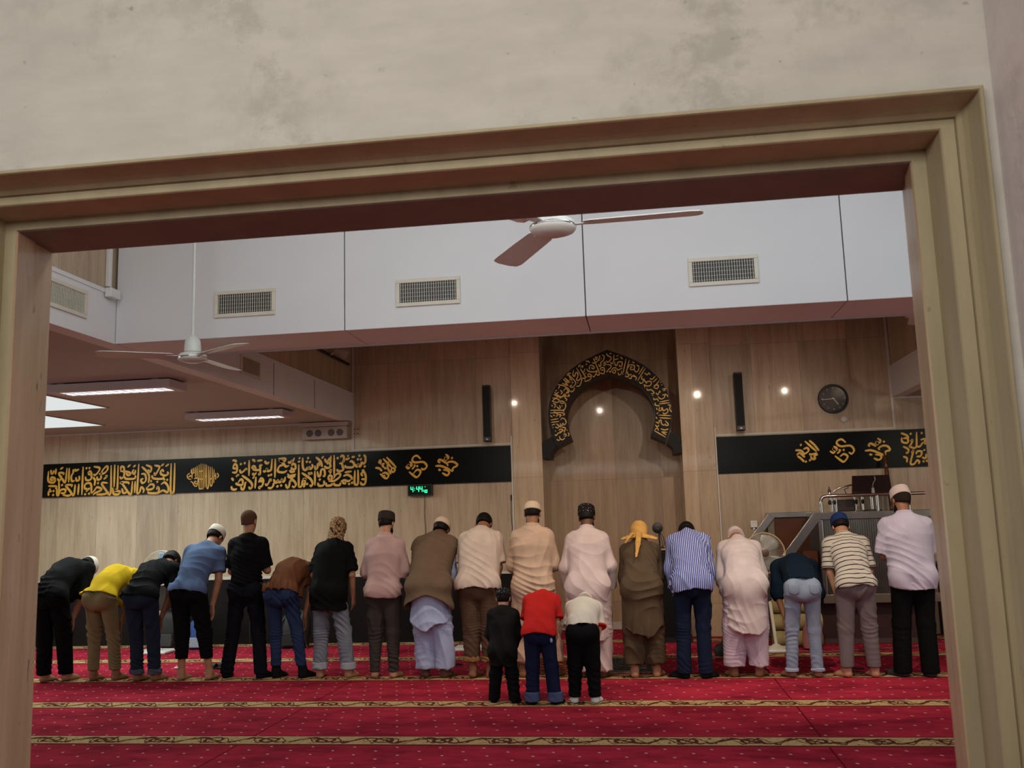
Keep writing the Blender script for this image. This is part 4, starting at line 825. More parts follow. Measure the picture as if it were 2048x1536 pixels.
# prayer rugs laid in front of three places
def rug(label, x0, x1, y0, y1, fieldc, borderc, pat, fringe):
    t = thing('prayer_rug', label, 'rug', ((x0+x1)/2, (y0+y1)/2, 0), 'prayer rugs on the carpet')
    m = NT('prayer_rug_'+label.split()[0]); p = m.pos(); X, Y, Z = m.xyz(p)
    cx, cy_ = (x0+x1)/2, (y0+y1)/2
    ax = m.m_('ABSOLUTE', m.m_('SUBTRACT', X, cx)); ay = m.m_('ABSOLUTE', m.m_('SUBTRACT', Y, cy_))
    bx = m.m_('GREATER_THAN', m.m_('MAXIMUM', m.m_('SUBTRACT', ax, (x1-x0)/2-0.07), m.m_('SUBTRACT', ay, (y1-y0)/2-0.07)), 0.0)
    dg = m.m_('FLOORED_MODULO', m.m_('ADD', m.m_('MULTIPLY', ax, 5.0), m.m_('MULTIPLY', ay, 4.0)), 0.6)
    c_ = m.mix(m.m_('LESS_THAN', dg, 0.22), fieldc, pat)
    c_ = m.mix(m.m_('GREATER_THAN', m.noise(p, 24, 3), 0.58), c_, borderc)
    m.set(col=m.mix(bx, c_, m.mix(m.m_('GREATER_THAN', m.noise(p, 40, 2), 0.52), borderc, pat)), rough=0.95, spec=0.1)
    part(MB().box(x0, x1, y0, y1, 0.0015, 0.010), 'pile', m.m, t, bevel=0.003)
    fr = MB()
    for yy, d in ((y0, -1), (y1, 1)):
        for i in range(46):
            x = x0+0.008+(x1-x0-0.016)*i/45; fr.tube([(x, yy, 0.006), (x+0.004*math.sin(i*2.3), yy+d*0.03, 0.004), (x+0.008*math.sin(i*1.7), yy+d*0.055, 0.003)], 0.0025, 4)
    part(fr, 'fringe', fringe, t)
rug('red and orange patterned rug under the child row, before the peach kameez', -1.40, -0.70, 9.42, 10.36, (0.16, 0.02, 0.015), (0.05, 0.03, 0.025), (0.42, 0.12, 0.03), plain('rug_fringe', (0.55, 0.48, 0.38), 0.9))
rug('dark grey and beige rug before the large pinkish white kameez', -0.58, 0.06, 9.42, 10.36, (0.035, 0.033, 0.032), (0.16, 0.14, 0.11), (0.10, 0.085, 0.07), plain('rug_fringe', (0, 0, 0)))

# small things
c = onY(1021, 1141, 11.99)
t = thing('spray_bottle', 'small clear bottle with blue label on the pale ledge', 'bottle', (c[0]-0.005, 11.99, 0.8625))
B0 = Matrix.Translation((c[0]-0.005, 11.99, 0.8625))
M_CLEAR = translucent('clear_plastic', (0.75, 0.82, 0.86), 0.7)
part(MB().lathe([(0.001, 0.0), (0.03, 0.001), (0.031, 0.01), (0.031, 0.09), (0.02, 0.11), (0.012, 0.115), (0.012, 0.125), (0.001, 0.125)], 20, B0), 'bottle_body', M_CLEAR, t, smooth=40)
part(MB().lathe([(0.0315, 0.02), (0.0318, 0.022), (0.0318, 0.08), (0.0315, 0.082)], 20, B0), 'label', plain('blue_label', srgb(60, 105, 165), 0.5), t, smooth=40)
part(MB().lathe([(0.001, 0.125), (0.013, 0.125), (0.013, 0.145), (0.005, 0.15), (0.005, 0.165), (0.001, 0.165)], 12, B0).box(c[0]-0.03, c[0]+0.004, 11.983, 11.997, 1.021, 1.031), 'pump', M_WHITEP, t)
def phone(label, x, y, rot):
    M_ = Matrix.Translation((x, y, 0.0015)) @ Matrix.Rotation(rot, 4, 'Z')
    t = thing('mobile_phone', label, 'phone', (x, y, 0))
    part(MB().box(-0.037, 0.037, -0.078, 0.078, 0.0, 0.009, M_), 'case', M_BLACK, t, bevel=0.003)
    part(MB().box(-0.034, 0.034, -0.074, 0.074, 0.009, 0.0097, M_), 'screen', M_GLOSS, t)
q = onZ(910, 1330); phone('flat black phone on the carpet right of the lavender shalwar', q[0], q[1], 1.3)
q = onZ(1712, 1341); phone('flat black phone on the carpet ahead of the grey trousers', q[0]+0.02, q[1]+0.1, 1.1)
def slipper_pair(x, y, rot):
    for k, (dx, lb) in enumerate(((-0.055, 'black slipper on the carpet left of dark navy trousers, left one of the pair'), (0.055, 'black slipper on the carpet left of dark navy trousers, right one of the pair'))):
        M_ = Matrix.Translation((x, y, 0.001)) @ Matrix.Rotation(rot, 4, 'Z') @ Matrix.Translation((dx, 0, 0))
        t = thing('slipper', lb, 'slipper', (x, y, 0), 'pair of black slippers')
        out = [(0.030*math.sin(a)*(1.25 if math.cos(a) > 0 else 0.95), 0.125*math.cos(a)) for a in np.linspace(0, 2*PI, 25)[:-1]]
        part(MB().loft([[tuple(M_ @ Vector((u, v, z))) for u, v in out] for z in (0.0, 0.018)]), 'sole', M_BLACK, t)
        part(MB().loft([[tuple(M_ @ Vector((0.036*s_*math.cos(a), v, 0.014+0.042*math.sin(a)*s2))) for a in np.linspace(0, PI, 9)] for v, s_, s2 in ((0.01, 1.0, 1.0), (0.04, 1.0, 1.05), (0.075, 0.95, 0.8))], cap=False, closed=False), 'upper', M_BLKN, t, smooth=60)
slipper_pair(-4.66, 9.9, 1.25)
q = onZ(354, 1338)
t = thing('earphone_case', 'tiny white case on the carpet between jeans and black cropped trousers', 'case', (q[0], q[1], 0))
part(MB().lathe([(0.001, 0.0), (0.02, 0.002), (0.026, 0.012), (0.02, 0.022), (0.001, 0.024)], 18, Matrix.Translation((q[0], q[1], 0.001)), 1.3, 1.0), 'shell', M_WHITEP, t, smooth=50)
tag(MB().tube([(1.55, 10.72, 0.006), (1.9, 10.66, 0.006), (2.3, 10.8, 0.006), (2.75, 10.95, 0.006), (3.2, 11.15, 0.006)], 0.005, 6).build('floor_cable', plain('grey_cable', (0.16, 0.12, 0.12), 0.6), smooth=40), 'thin grey cable lying on the carpet before the pulpit', 'cable')
# ================================================================= PEOPLE
def nrm(v): v = np.asarray(v, float); return v/np.linalg.norm(v)
def smin(a, b, k):
    h = np.clip(0.5+0.5*(b-a)/k, 0, 1); return b*(1-h)+a*h-k*h*(1-h)
class Cone:
    """tapered limb between two joints, optionally flattened (depth/width = asp, width axis w); cuts keep only one side of planes"""
    def __init__(s, a, b, ra, rb, w=None, asp=1.0, cuts=()):
        s.a, s.b, s.ra, s.rb, s.asp, s.cuts = np.asarray(a, float), np.asarray(b, float), ra, rb, asp, cuts
        s.d = s.b-s.a; s.L = np.linalg.norm(s.d)+1e-9; s.d = s.d/s.L; s.w = None
        if w is not None: w = np.asarray(w, float); s.w = nrm(w-s.d*np.dot(w, s.d))
        m = max(ra, rb); s.lo = np.minimum(s.a, s.b)-m; s.hi = np.maximum(s.a, s.b)+m
    def __call__(s, X, Y, Z):
        px, py, pz = X-s.a[0], Y-s.a[1], Z-s.a[2]
        t = px*s.d[0]+py*s.d[1]+pz*s.d[2]; tc = np.clip(t, 0, s.L)
        qx, qy, qz = px-s.d[0]*tc, py-s.d[1]*tc, pz-s.d[2]*tc
        r = s.ra+(s.rb-s.ra)*(tc/s.L)
        q2 = qx*qx+qy*qy+qz*qz
        if s.w is not None and s.asp != 1.0:
            v = np.cross(s.d, s.w); qv = qx*v[0]+qy*v[1]+qz*v[2]
            q2 = q2+qv*qv*(1/s.asp**2-1)
        D = np.sqrt(q2)-r
        for p, n in s.cuts: D = np.maximum(D, (X-p[0])*n[0]+(Y-p[1])*n[1]+(Z-p[2])*n[2])
        return D
class Ell:
    def __init__(s, c, r, R=None, cuts=()):
        s.c = np.asarray(c, float); s.r = np.asarray(r, float); s.R = np.eye(3) if R is None else np.asarray(R, float); s.cuts = cuts
        m = s.r.max(); s.lo = s.c-m; s.hi = s.c+m
    def __call__(s, X, Y, Z):
        p = (X-s.c[0], Y-s.c[1], Z-s.c[2])
        u = [p[0]*s.R[i][0]+p[1]*s.R[i][1]+p[2]*s.R[i][2] for i in range(3)]
        k0 = np.sqrt(sum((u[i]/s.r[i])**2 for i in range(3))); k1 = np.sqrt(sum((u[i]/s.r[i]**2)**2 for i in range(3)))
        D = k0*(k0-1)/np.maximum(k1, 1e-6)
        for q, n in s.cuts: D = np.maximum(D, (X-q[0])*n[0]+(Y-q[1])*n[1]+(Z-q[2])*n[2])
        return D
class Grid:
    def __init__(s, prims, h, pad=0.03):
        lo = np.min([p.lo for p in prims], 0)-pad; hi = np.max([p.hi for p in prims], 0)+pad
        lo[2] = max(lo[2], -2*h)
        s.h = h; s.lo = lo; n = np.ceil((hi-lo)/h).astype(int)+1
        s.F = np.full(n, 0.5, np.float32); s.ax = [(lo[i]+np.arange(n[i])*h).astype(np.float32) for i in range(3)]
    def sl(s, p, pad):
        r = []
        for i in range(3):
            a = max(0, int((p.lo[i]-pad-s.lo[i])/s.h)); b = min(len(s.ax[i]), int((p.hi[i]+pad-s.lo[i])/s.h)+2); r.append(slice(a, max(a, b)))
        return tuple(r)
    def put(s, p, k=0.02, pad=0.05, sub=False):
        q = s.sl(p, pad); X = s.ax[0][q[0]][:, None, None]; Y = s.ax[1][q[1]][None, :, None]; Z = s.ax[2][q[2]][None, None, :]
        if X.size == 0 or Y.size == 0 or Z.size == 0: return
        d = p(X, Y, Z).astype(np.float32)
        s.F[q] = np.maximum(s.F[q], -d) if sub else smin(s.F[q], d, k)
    def floor(s, z=0.0):
        s.F = np.maximum(s.F, (z-s.ax[2])[None, None, :])
    def cut(s, p, n):
        s.F = np.maximum(s.F, (s.ax[0][:, None, None]-p[0])*n[0]+(s.ax[1][None, :, None]-p[1])*n[1]+(s.ax[2][None, None, :]-p[2])*n[2])
    def mesh(s, smooth=2):
        F = s.F; S = F < 0; n = F.shape
        cnt = np.zeros(tuple(k-1 for k in n), np.int8)
        for a in (0, 1):
            for b in (0, 1):
                for c in (0, 1): cnt += S[a:n[0]-1+a, b:n[1]-1+b, c:n[2]-1+c]
        act = (cnt > 0) & (cnt < 8); I = np.argwhere(act)
        ids = np.full(act.shape, -1, np.int32); ids[act] = np.arange(len(I))
        acc = np.zeros((len(I), 3)); num = np.zeros(len(I))
        cor = {(a, b, c): F[I[:, 0]+a, I[:, 1]+b, I[:, 2]+c] for a in (0, 1) for b in (0, 1) for c in (0, 1)}
        for ax_ in range(3):
            for o in [(a, b) for a in (0, 1) for b in (0, 1)]:
                k0 = list(o); k0.insert(ax_, 0); k1 = list(o); k1.insert(ax_, 1)
                f0, f1 = cor[tuple(k0)], cor[tuple(k1)]; m = (f0 < 0) != (f1 < 0)
                t = np.where(m, f0/np.where(m, f0-f1, 1), 0); P = np.tile(np.array(k0, float), (len(I), 1)); P[:, ax_] = t
                acc += P*m[:, None]; num += m
        V = s.lo+(I+acc/num[:, None])*s.h
        Q = []
        for ax_ in range(3):
            q = [slice(None)]*3; q2 = [slice(None)]*3; q[ax_] = slice(0, -1); q2[ax_] = slice(1, None)
            A, B = S[tuple(q)], S[tuple(q2)]; E = np.argwhere(A != B)
            b, c = [i for i in range(3) if i != ax_]
            ok = (E[:, b] > 0) & (E[:, c] > 0) & (E[:, b] < n[b]-1) & (E[:, c] < n[c]-1); E = E[ok]
            def cell(db, dc):
                g = E.copy(); g[:, b] -= db; g[:, c] -= dc; return ids[g[:, 0], g[:, 1], g[:, 2]]
            qq = np.stack([cell(1, 1), cell(0, 1), cell(0, 0), cell(1, 0)], 1)
            fl = A[tuple(E.T)] if ax_ != 1 else ~A[tuple(E.T)]
            qq[~fl] = qq[~fl][:, ::-1]; Q.append(qq)
        Q = np.concatenate(Q)
        for _ in range(smooth):
            acc = np.zeros_like(V); num = np.zeros(len(V))
            for i in range(4):
                a, b = Q[:, i], Q[:, (i+1) % 4]
                for d in range(3): acc[:, d] += np.bincount(a, V[b, d], len(V))+np.bincount(b, V[a, d], len(V))
                num += np.bincount(a, minlength=len(V))+np.bincount(b, minlength=len(V))
            V = V*0.5+0.5*acc/np.maximum(num, 1)[:, None]
        return V, Q
def normals(V, Q):
    N = np.cross(V[Q[:, 2]]-V[Q[:, 0]], V[Q[:, 3]]-V[Q[:, 1]]); out = np.zeros_like(V)
    for i in range(4):
        for d in range(3): out[:, d] += np.bincount(Q[:, i], N[:, d], len(V))
    return out/np.maximum(np.linalg.norm(out, axis=1), 1e-9)[:, None]
def np_mesh(name, V, Q, mat, parent, attrs=None):
    me = bpy.data.meshes.new(name); me.vertices.add(len(V)); me.vertices.foreach_set('co', V.astype(np.float32).ravel())
    me.loops.add(Q.size); me.loops.foreach_set('vertex_index', Q.astype(np.int32).ravel())
    me.polygons.add(len(Q)); me.polygons.foreach_set('loop_start', np.arange(0, Q.size, 4, dtype=np.int32))
    me.update(calc_edges=True); me.polygons.foreach_set('use_smooth', np.ones(len(Q), bool))
    for k, v in (attrs or {}).items():
        a = me.attributes.new(k, 'FLOAT', 'POINT'); a.data.foreach_set('value', np.asarray(v, np.float32))
    me.materials.append(mat); o = bpy.data.objects.new(name, me); COL.objects.link(o); o.parent = parent
    return o
def folds(V, N, amp, kvec, seed, weight=1.0, warp=(9, 7, 6), sharp=1.0):
    """cloth folds: warped ridges along direction kvec (rad per metre)"""
    r = np.random.default_rng(seed); ph = r.uniform(0, 6.28, 6)
    w = 1.1*np.sin(V[:, 0]*warp[0]+ph[0]+1.3*np.sin(V[:, 2]*warp[2]*0.7+ph[1]))+1.1*np.sin(V[:, 2]*warp[2]+ph[2]+np.sin(V[:, 1]*warp[1]+ph[3]))+0.8*np.sin(V[:, 1]*warp[1]*1.3+ph[4])
    s_ = np.sin(V @ np.asarray(kvec, float)+2.1*w+ph[5])
    mod = 0.55+0.45*np.sin(V[:, 0]*11+V[:, 2]*5+ph[1]*2)
    return V+N*((1-np.abs(s_)**sharp-0.4)*amp*weight*mod)[:, None]

def fabric(name, col, rough=0.85, var=0.10, pattern=None):
    if name in _mc: return _mc[name]
    t = NT(name); o = t.obj(); nz = t.noise(o, 6.0, 3)
    base = t.ramp(nz, (0.3, tuple(c*(1-var) for c in col)), (0.7, tuple(min(1, c*(1+var)) for c in col)))
    if pattern: base = pattern(t, base)
    t.set(col=base, rough=rough, spec=0.08)
    t.bump(t.noise(o, 260, 2), 0.12, 0.002)
    _mc[name] = t.m; return t.m
def skin(name, col):
    if name in _mc: return _mc[name]
    t = NT(name); o = t.obj()
    t.set(col=t.ramp(t.noise(o, 14, 3), (0.3, tuple(c*0.86 for c in col)), (0.7, tuple(c*1.1 for c in col))), rough=0.5, spec=0.35)
    _mc[name] = t.m; return t.m
def attr_stripes(key, period, duty, colr, soft=0.0):
    def f(t, base):
        a = t.n('ShaderNodeAttribute', attribute_name=key).outputs['Fac']
        m = t.m_('LESS_THAN', t.m_('FLOORED_MODULO', a, period), period*duty)
        return t.mix(m, base, colr)
    return f
def leopard(t, base):
    v = t.n('ShaderNodeTexVoronoi', {'Vector': t.obj(), 'Scale': 38.0}, feature='DISTANCE_TO_EDGE').outputs[0]
    n_ = t.noise(t.obj(), 60, 2)
    return t.mix(t.m_('LESS_THAN', t.m_('ADD', v, t.m_('MULTIPLY', n_, 0.10)), 0.125), base, (0.035, 0.018, 0.010))
def dotted(t, base):
    v = t.n('ShaderNodeTexVoronoi', {'Vector': t.obj(), 'Scale': 52.0}, feature='F1').outputs[0]
    return t.mix(t.m_('LESS_THAN', v, 0.22), base, (0.35, 0.30, 0.28))
def knit(t, base):
    X, Y, Z = t.xyz(t.obj())
    return t.mix(t.m_('MULTIPLY', t.m_('LESS_THAN', t.m_('FLOORED_MODULO', Z, 0.018), 0.007), 0.45), base, (0.45, 0.40, 0.34))
M_HAIR = fabric('black_hair', (0.010, 0.008, 0.007), 0.5)
M_SOCK = fabric('black_sock', (0.008, 0.008, 0.009))

UP = np.array([0, 0, 1.0])
def make_person(i, P):
    s = P['H']/1.72; kid = P.get('kid', 0.0); g = P.get('g', 1.0)
    hl, hr = onZ(*P['L'])[:2], onZ(*P['R'])[:2]
    org = np.array([(hl[0]+hr[0])/2, (hl[1]+hr[1])/2, 0.0])
    root = thing('person', P['label'], 'person', tuple(org), P.get('group', 'worshippers in the long row'), world=False)
    yaw = math.radians(P.get('yaw', 0)); b = math.radians(P['bend']); lat = math.radians(P.get('lat', 0))
    fw = np.array([math.sin(yaw), math.cos(yaw), 0]); rt = np.array([math.cos(yaw), -math.sin(yaw), 0])
    heel = [np.array([*(h-org[:2]), 0]) for h in (hl, hr)]
    # ------------------------------------------------ skeleton
    legk = 1-0.12*kid; hz = P.get('hip', 0.905)*s*legk
    hip = rt*P.get('hx', 0.0)-fw*(0.13*s*math.sin(b))+UP*hz+fw*0.04
    def dr(th): v = fw*math.sin(th)+(UP*math.cos(lat)+rt*math.sin(lat))*math.cos(th); return nrm(v)
    rl = nrm(rt*math.cos(lat)-UP*math.sin(lat)*0.6)
    tk = s*(1+0.06*kid)
    d0, d1, d2 = dr(0.55*b), dr(0.95*b), dr(1.08*b)
    waist = hip+d0*0.17*tk; chest = waist+d1*0.19*tk; neck = chest+d2*0.195*tk
    hth = b*1.0+math.radians(P.get('nod', 15)); dn = nrm(dr(min(hth, 2.2))+rt*math.sin(math.radians(P.get('tilt', 0))))
    hs = s*(1+0.30*kid)*P.get('hs', 1.0)
    dneck = nrm(dr(b*1.05+math.radians(P.get('nod', 15))*0.8)+rt*math.sin(math.radians(P.get('tilt', 0))))
    head = neck+dneck*0.075*s+dn*0.085*hs
    hu = dn; hR = nrm(rl-hu*np.dot(rl, hu)); hF = np.cross(hu, hR)
    turn = math.radians(P.get('turn', 0)); hF, hR = hF*math.cos(turn)+hR*math.sin(turn), hR*math.cos(turn)-hF*math.sin(turn)
    HR = np.array([hR, hF, hu])
    F2 = np.cross(d2, rl)*1.0
    F1 = np.cross(d1, rl)
    sw = P.get('sw', 0.170)*s*(1-0.08*kid)
    sh = [neck-d2*0.088*s+rl*q*sw+F2*0.015*s for q in (-1, 1)]
    hj = [hip+rt*q*0.088*s*g for q in (-1, 1)]
    toe = [math.radians(a) for a in P.get('toe', (-12, 12))]
    td = [nrm(fw*math.cos(a)+rt*math.sin(a)) for a in toe]
    ank = [heel[k]+td[k]*0.045*s+UP*0.078*s for k in (0, 1)]
    knee = [hj[k]*0.48+ank[k]*0.52+fw*0.025*s+rt*(-1, 1)[k]*P.get('knee', 0.0) for k in (0, 1)]
    # arms
    l1, l2 = 0.285*s, 0.25*s; elb, wri = [], []
    for k, q in enumerate((-1, 1)):
        mode = P['arms'] if isinstance(P['arms'], str) else P['arms'][k]
        if mode == 'fold': Wt = waist+d1*(0.10*s)+F1*(0.20*s*g)-rl*q*0.005*s+UP*(0.02*q*s); hint = rl*q*0.75-UP*0.7-F1*0.35
        elif mode == 'knee': Wt = knee[k]+fw*0.075*s+UP*0.115*s+rt*q*0.03*s; hint = rl*q*0.6+UP*0.4-fw*0.2
        elif mode == 'shin': Wt = knee[k]+fw*0.06*s-UP*0.02*s+rt*q*0.05*s; hint = rl*q*0.8+UP*0.1
        elif mode == 'front': Wt = hip+fw*0.22*s+rl*q*0.12*s+UP*0.0; hint = rl*q-fw*0.4
        else: Wt = sh[k]+rl*q*0.06*s-UP*0.50*s+fw*0.05*s; hint = rl*q*0.6-fw
        if mode in ('knee', 'shin'):
            for _ in range(14):
                if np.linalg.norm(Wt-sh[k]) < (l1+l2)*0.95: Wt = Wt-UP*0.02*s
        v = Wt-sh[k]; D = np.linalg.norm(v); mx = (l1+l2)*0.985
        if D > mx: Wt = sh[k]+v/D*mx; v = Wt-sh[k]; D = mx
        a_ = (l1*l1-l2*l2+D*D)/(2*D); hgt = math.sqrt(max(0, l1*l1-a_*a_)); vd = v/D
        hn = nrm(hint-vd*np.dot(hint, vd)); elb.append(sh[k]+vd*a_+hn*hgt); wri.append(Wt)
    # ------------------------------------------------ body
    bp = []
    add = lambda p, k=0.02: bp.append((p, k))
    add(Cone(hip-d0*0.02*s, waist, 0.128*s*g, 0.122*s*g, rl, 0.74), 0.04)
    add(Cone(waist, chest, 0.122*s*g, 0.142*s*g, rl, 0.70), 0.05)
    add(Cone(chest, neck-d2*0.10*s, 0.142*s*g, 0.105*s, rl, 0.66), 0.05)
    add(Cone(sh[0], sh[1], 0.048*s, 0.048*s), 0.05)
    for k in (0, 1): add(Cone(neck-d2*0.035*s, sh[k], 0.050*s, 0.042*s), 0.04)
    add(Cone(neck-d2*0.05*s, head-hu*0.03*hs, 0.056*s, 0.052*s), 0.025)
    for k, q in enumerate((-1, 1)):
        add(Ell(hj[k]-fw*0.045*s-UP*0.01*s, (0.085*s*g, 0.085*s, 0.10*s)), 0.04)
        add(Cone(hj[k], knee[k], 0.080*s, 0.047*s), 0.03); add(Cone(knee[k], ank[k], 0.047*s, 0.035*s), 0.02)
        add(Cone(knee[k]*0.8+ank[k]*0.2-fw*0.012*s, knee[k]*0.45+ank[k]*0.55-fw*0.009*s, 0.040*s, 0.033*s), 0.03)
        add(Cone(sh[k], elb[k], 0.047*s, 0.038*s), 0.03); add(Cone(elb[k], wri[k], 0.039*s, 0.026*s), 0.015)
        # foot with toes
        sd = np.cross(td[k], UP); bl = heel[k]+td[k]*0.165*s
        add(Cone(heel[k]+td[k]*0.03*s+UP*0.034*s, ank[k], 0.036*s, 0.034*s), 0.02)
        add(Cone(heel[k]+td[k]*0.04*s+UP*0.026*s, bl+UP*0.018*s, 0.034*s, 0.044*s, sd, 0.62), 0.02)
        add(Cone(ank[k], bl+UP*0.02*s, 0.030*s, 0.022*s), 0.03)
        for j in range(5):
            o = (j-2)*0.0165*s; big = (j == (0 if q > 0 else 4)); ln = (0.062 if big else 0.055-0.006*abs(j-(1 if q > 0 else 3)))*s
            add(Cone(bl+sd*o+UP*0.014*s, bl+sd*o+td[k]*ln+UP*0.011*s, 0.012*s, (0.0125 if big else 0.009)*s), 0.006)
        # hand
        hd = nrm(wri[k]-elb[k]); hn2 = nrm(rl*(-q)+F1*0.25); 
        mode = P['arms'] if isinstance(P['arms'], str) else P['arms'][k]
        if mode == 'fold': hd = nrm(hd-rl*q*0.6); hn2 = nrm(-F1)
        elif mode in ('knee', 'shin'): hd = nrm(hd*0.6-UP*0.6+fw*0.15); hn2 = nrm(-fw*0.8-rl*q*0.5)
        hn2 = nrm(hn2-hd*np.dot(hn2, hd)); hw = np.cross(hd, hn2)
        pc = wri[k]+hd*0.085*s
        add(Cone(wri[k]+hd*0.01*s, pc, 0.030*s, 0.042*s, hw, 0.42), 0.012)
        for j, ln in enumerate((0.066, 0.076, 0.071, 0.056)):
            st = pc+hw*(j-1.5)*0.0195*s+hd*0.012*s; m1 = st+hd*ln*0.5*s+hn2*0.006*s+hw*(j-1.5)*0.002*s; m2 = m1+nrm(hd*0.85+hn2*0.5)*ln*0.5*s
            add(Cone(st, m1, 0.0092*s, 0.0085*s), 0.004); add(Cone(m1, m2, 0.0085*s, 0.0070*s), 0.003)
        ts = -1 if np.dot(hw, fw) < 0 else 1
        t0 = wri[k]+hd*0.035*s+hw*ts*0.026*s; t1 = t0+nrm(hd*0.75+hw*ts*0.65+hn2*0.2)*0.04*s
        add(Cone(t0, t1, 0.013*s, 0.0105*s), 0.008); add(Cone(t1, t1+nrm(hd+hw*ts*0.25+hn2*0.3)*0.034*s, 0.0105*s, 0.008*s), 0.004)
    hp = lambda x, y, z: head+(hR*x+hF*y+hu*z)*hs
    add(Ell(hp(0, -0.012, 0.035), np.array([0.076, 0.097, 0.084])*hs, HR), 0.01)
    add(Ell(hp(0, 0.022, -0.035), np.array([0.062, 0.072, 0.085])*hs, HR), 0.03)
    add(Ell(hp(0, 0.062, -0.095), np.array([0.030, 0.026, 0.022])*hs, HR), 0.02)
    add(Cone(hp(0, 0.084, 0.012), hp(0, 0.108, -0.028), 0.010*hs, 0.015*hs), 0.012)
    add(Cone(hp(-0.03, 0.078, 0.024), hp(0.03, 0.078, 0.024), 0.011*hs, 0.011*hs), 0.014)
    add(Cone(hp(-0.018, 0.088, -0.060), hp(0.018, 0.088, -0.060), 0.0065*hs, 0.0065*hs), 0.006)
    for q in (-1, 1):
        add(Ell(hp(q*0.078, -0.008, -0.012), np.array([0.010, 0.020, 0.033])*hs, HR), 0.008)
        add(Ell(hp(q*0.031, 0.080, 0.004), np.array([0.014, 0.010, 0.010])*hs, HR), 0.006)
    G = Grid([p for p, k in bp], 0.0068*min(1, s+0.15))
    for p, k in bp: G.put(p, k)
    for q in (-1, 1): G.put(Ell(hp(q*0.033, 0.105, 0.006), np.array([0.017, 0.015, 0.009])*hs, HR), sub=True)
    G.floor(0.002)
    V, Q = G.mesh(2); np_mesh('body', V, Q, P['skin'], root)
    # ------------------------------------------------ socks / shoes
    if P.get('socks'):
        for k in (0, 1):
            sd = np.cross(td[k], UP); bl = heel[k]+td[k]*0.165*s; m = P.get('sock_pad', 0.007)
            pr = [Cone(heel[k]+td[k]*0.03*s+UP*0.034*s, ank[k], 0.036*s+m, 0.036*s+m), Cone(heel[k]+td[k]*0.04*s+UP*0.026*s, bl+UP*0.018*s, 0.034*s+m, 0.046*s+m, sd, 0.64),
                  Cone(ank[k], bl+UP*0.02*s, 0.031*s+m, 0.022*s+m), Cone(bl+UP*0.016*s, bl+td[k]*0.045*s+UP*0.014*s, 0.040*s+m, 0.030*s+m, sd, 0.55)]
            if not P.get('low_shoe'): pr.append(Cone(ank[k], ank[k]+(knee[k]-ank[k])*0.3, 0.037*s+m, 0.043*s+m))
            G = Grid(pr, 0.007)
            for p in pr: G.put(p, 0.02)
            G.floor(0.001); G.cut(UP*(P.get('sock_top', 0.16)*s), UP)
            V, Q = G.mesh(2); np_mesh('shoe' if P.get('low_shoe') else 'sock', V, Q, P['socks'], root)
    # ------------------------------------------------ trousers
    T = P['trousers']; hem = T['hem']; tf = T.get('fit', 1.0)
    pr = []
    top = waist+d0*(-0.03)*s
    wc = ((top, d0),)
    pr.append((Cone(hip-d0*0.03*s, waist, 0.138*s*g, 0.132*s*g, rl, 0.78, wc), 0.03))
    for k, q in enumerate((-1, 1)):
        hq = [hz_ for hz_ in (hem if isinstance(hem, tuple) else (hem, hem))][k]
        f_ = np.clip((ank[k][2]-hq)/(ank[k][2]-knee[k][2]), -0.6, 0.9); hpnt = ank[k]+(knee[k]-ank[k])*f_
        kr, hr_ = T.get('kr', 0.066)*s*tf, T.get('hr', 0.06)*s*tf; lean = -fw*0.003*s
        pr.append((Ell(hj[k]-fw*0.048*s-UP*0.012*s, (0.096*s*g, 0.098*s, 0.112*s), None, wc), 0.035))
        pr.append((Cone(hj[k]-UP*0.02*s, knee[k]+lean, T.get('tr', 0.096)*s*tf, kr, None, 1.0, wc), 0.03))
        pr.append((Cone(knee[k]+lean, hpnt+lean*0.5-UP*0.05, kr, hr_, None, 1, ((UP*hq, -UP),)), 0.025))
        if T.get('cuff'): pass
    if T.get('baggy'):
        for k, q in enumerate((-1, 1)):
            hq = hem; bg = T['baggy']
            pr.append((Cone(hj[k]-UP*0.1*s+rt*q*0.01, knee[k]+rt*q*0.01-fw*0.01, 0.125*s*bg, 0.115*s*bg, rt, 1.0, wc), 0.04))
            pr.append((Cone(knee[k]-fw*0.01, ank[k]-UP*0.02-fw*0.01, 0.115*s*bg, 0.085*s*bg, None, 1, ((UP*hq, -UP),)), 0.04))
        pr.append((Cone(hip-UP*0.12*s, (knee[0]+knee[1])/2+UP*0.14*s, 0.12*s, 0.06*s, rt, 0.9, wc), 0.05))
    G = Grid([p for p, k in pr], 0.0075*min(1, s+0.1))
    for p, k in pr: G.put(p, k)
    hm = min(hem) if isinstance(hem, tuple) else hem
    if not isinstance(hem, tuple): G.cut(UP*hem, -UP)
    V, Q = G.mesh(2); N = normals(V, Q); wz = T.get('wr', 1.0)
    z = V[:, 2]; kz = knee[0][2]
    bgy = 0.3 if T.get('baggy') else 1.0
    wt = 0.15+bgy*0.9*np.exp(-((z-kz+0.05)/0.08)**2)+bgy*T.get('bunch', 0.9)*np.exp(-((z-hm-0.08)/0.09)**2)
    V = folds(V, N, 0.009*wz*s, (26, 10, T.get('kz', 80)), 100+i, wt, (16, 12, 12))
    V = folds(V, N, 0.016*wz*s, (26, 18, 20), 200+i, 0.35+0.65*(z > kz), (8, 8, 9), 0.7)
    if T.get('baggy'): V = folds(V, N, 0.030*s, (30, 22, 5), 250+i, np.clip((P['tops'][0].get('skirt', 0.6)+0.0-z)/0.06, 0, 1), (6, 6, 5), 0.7)
    np_mesh('trousers', V, Q, T['mat'], root)
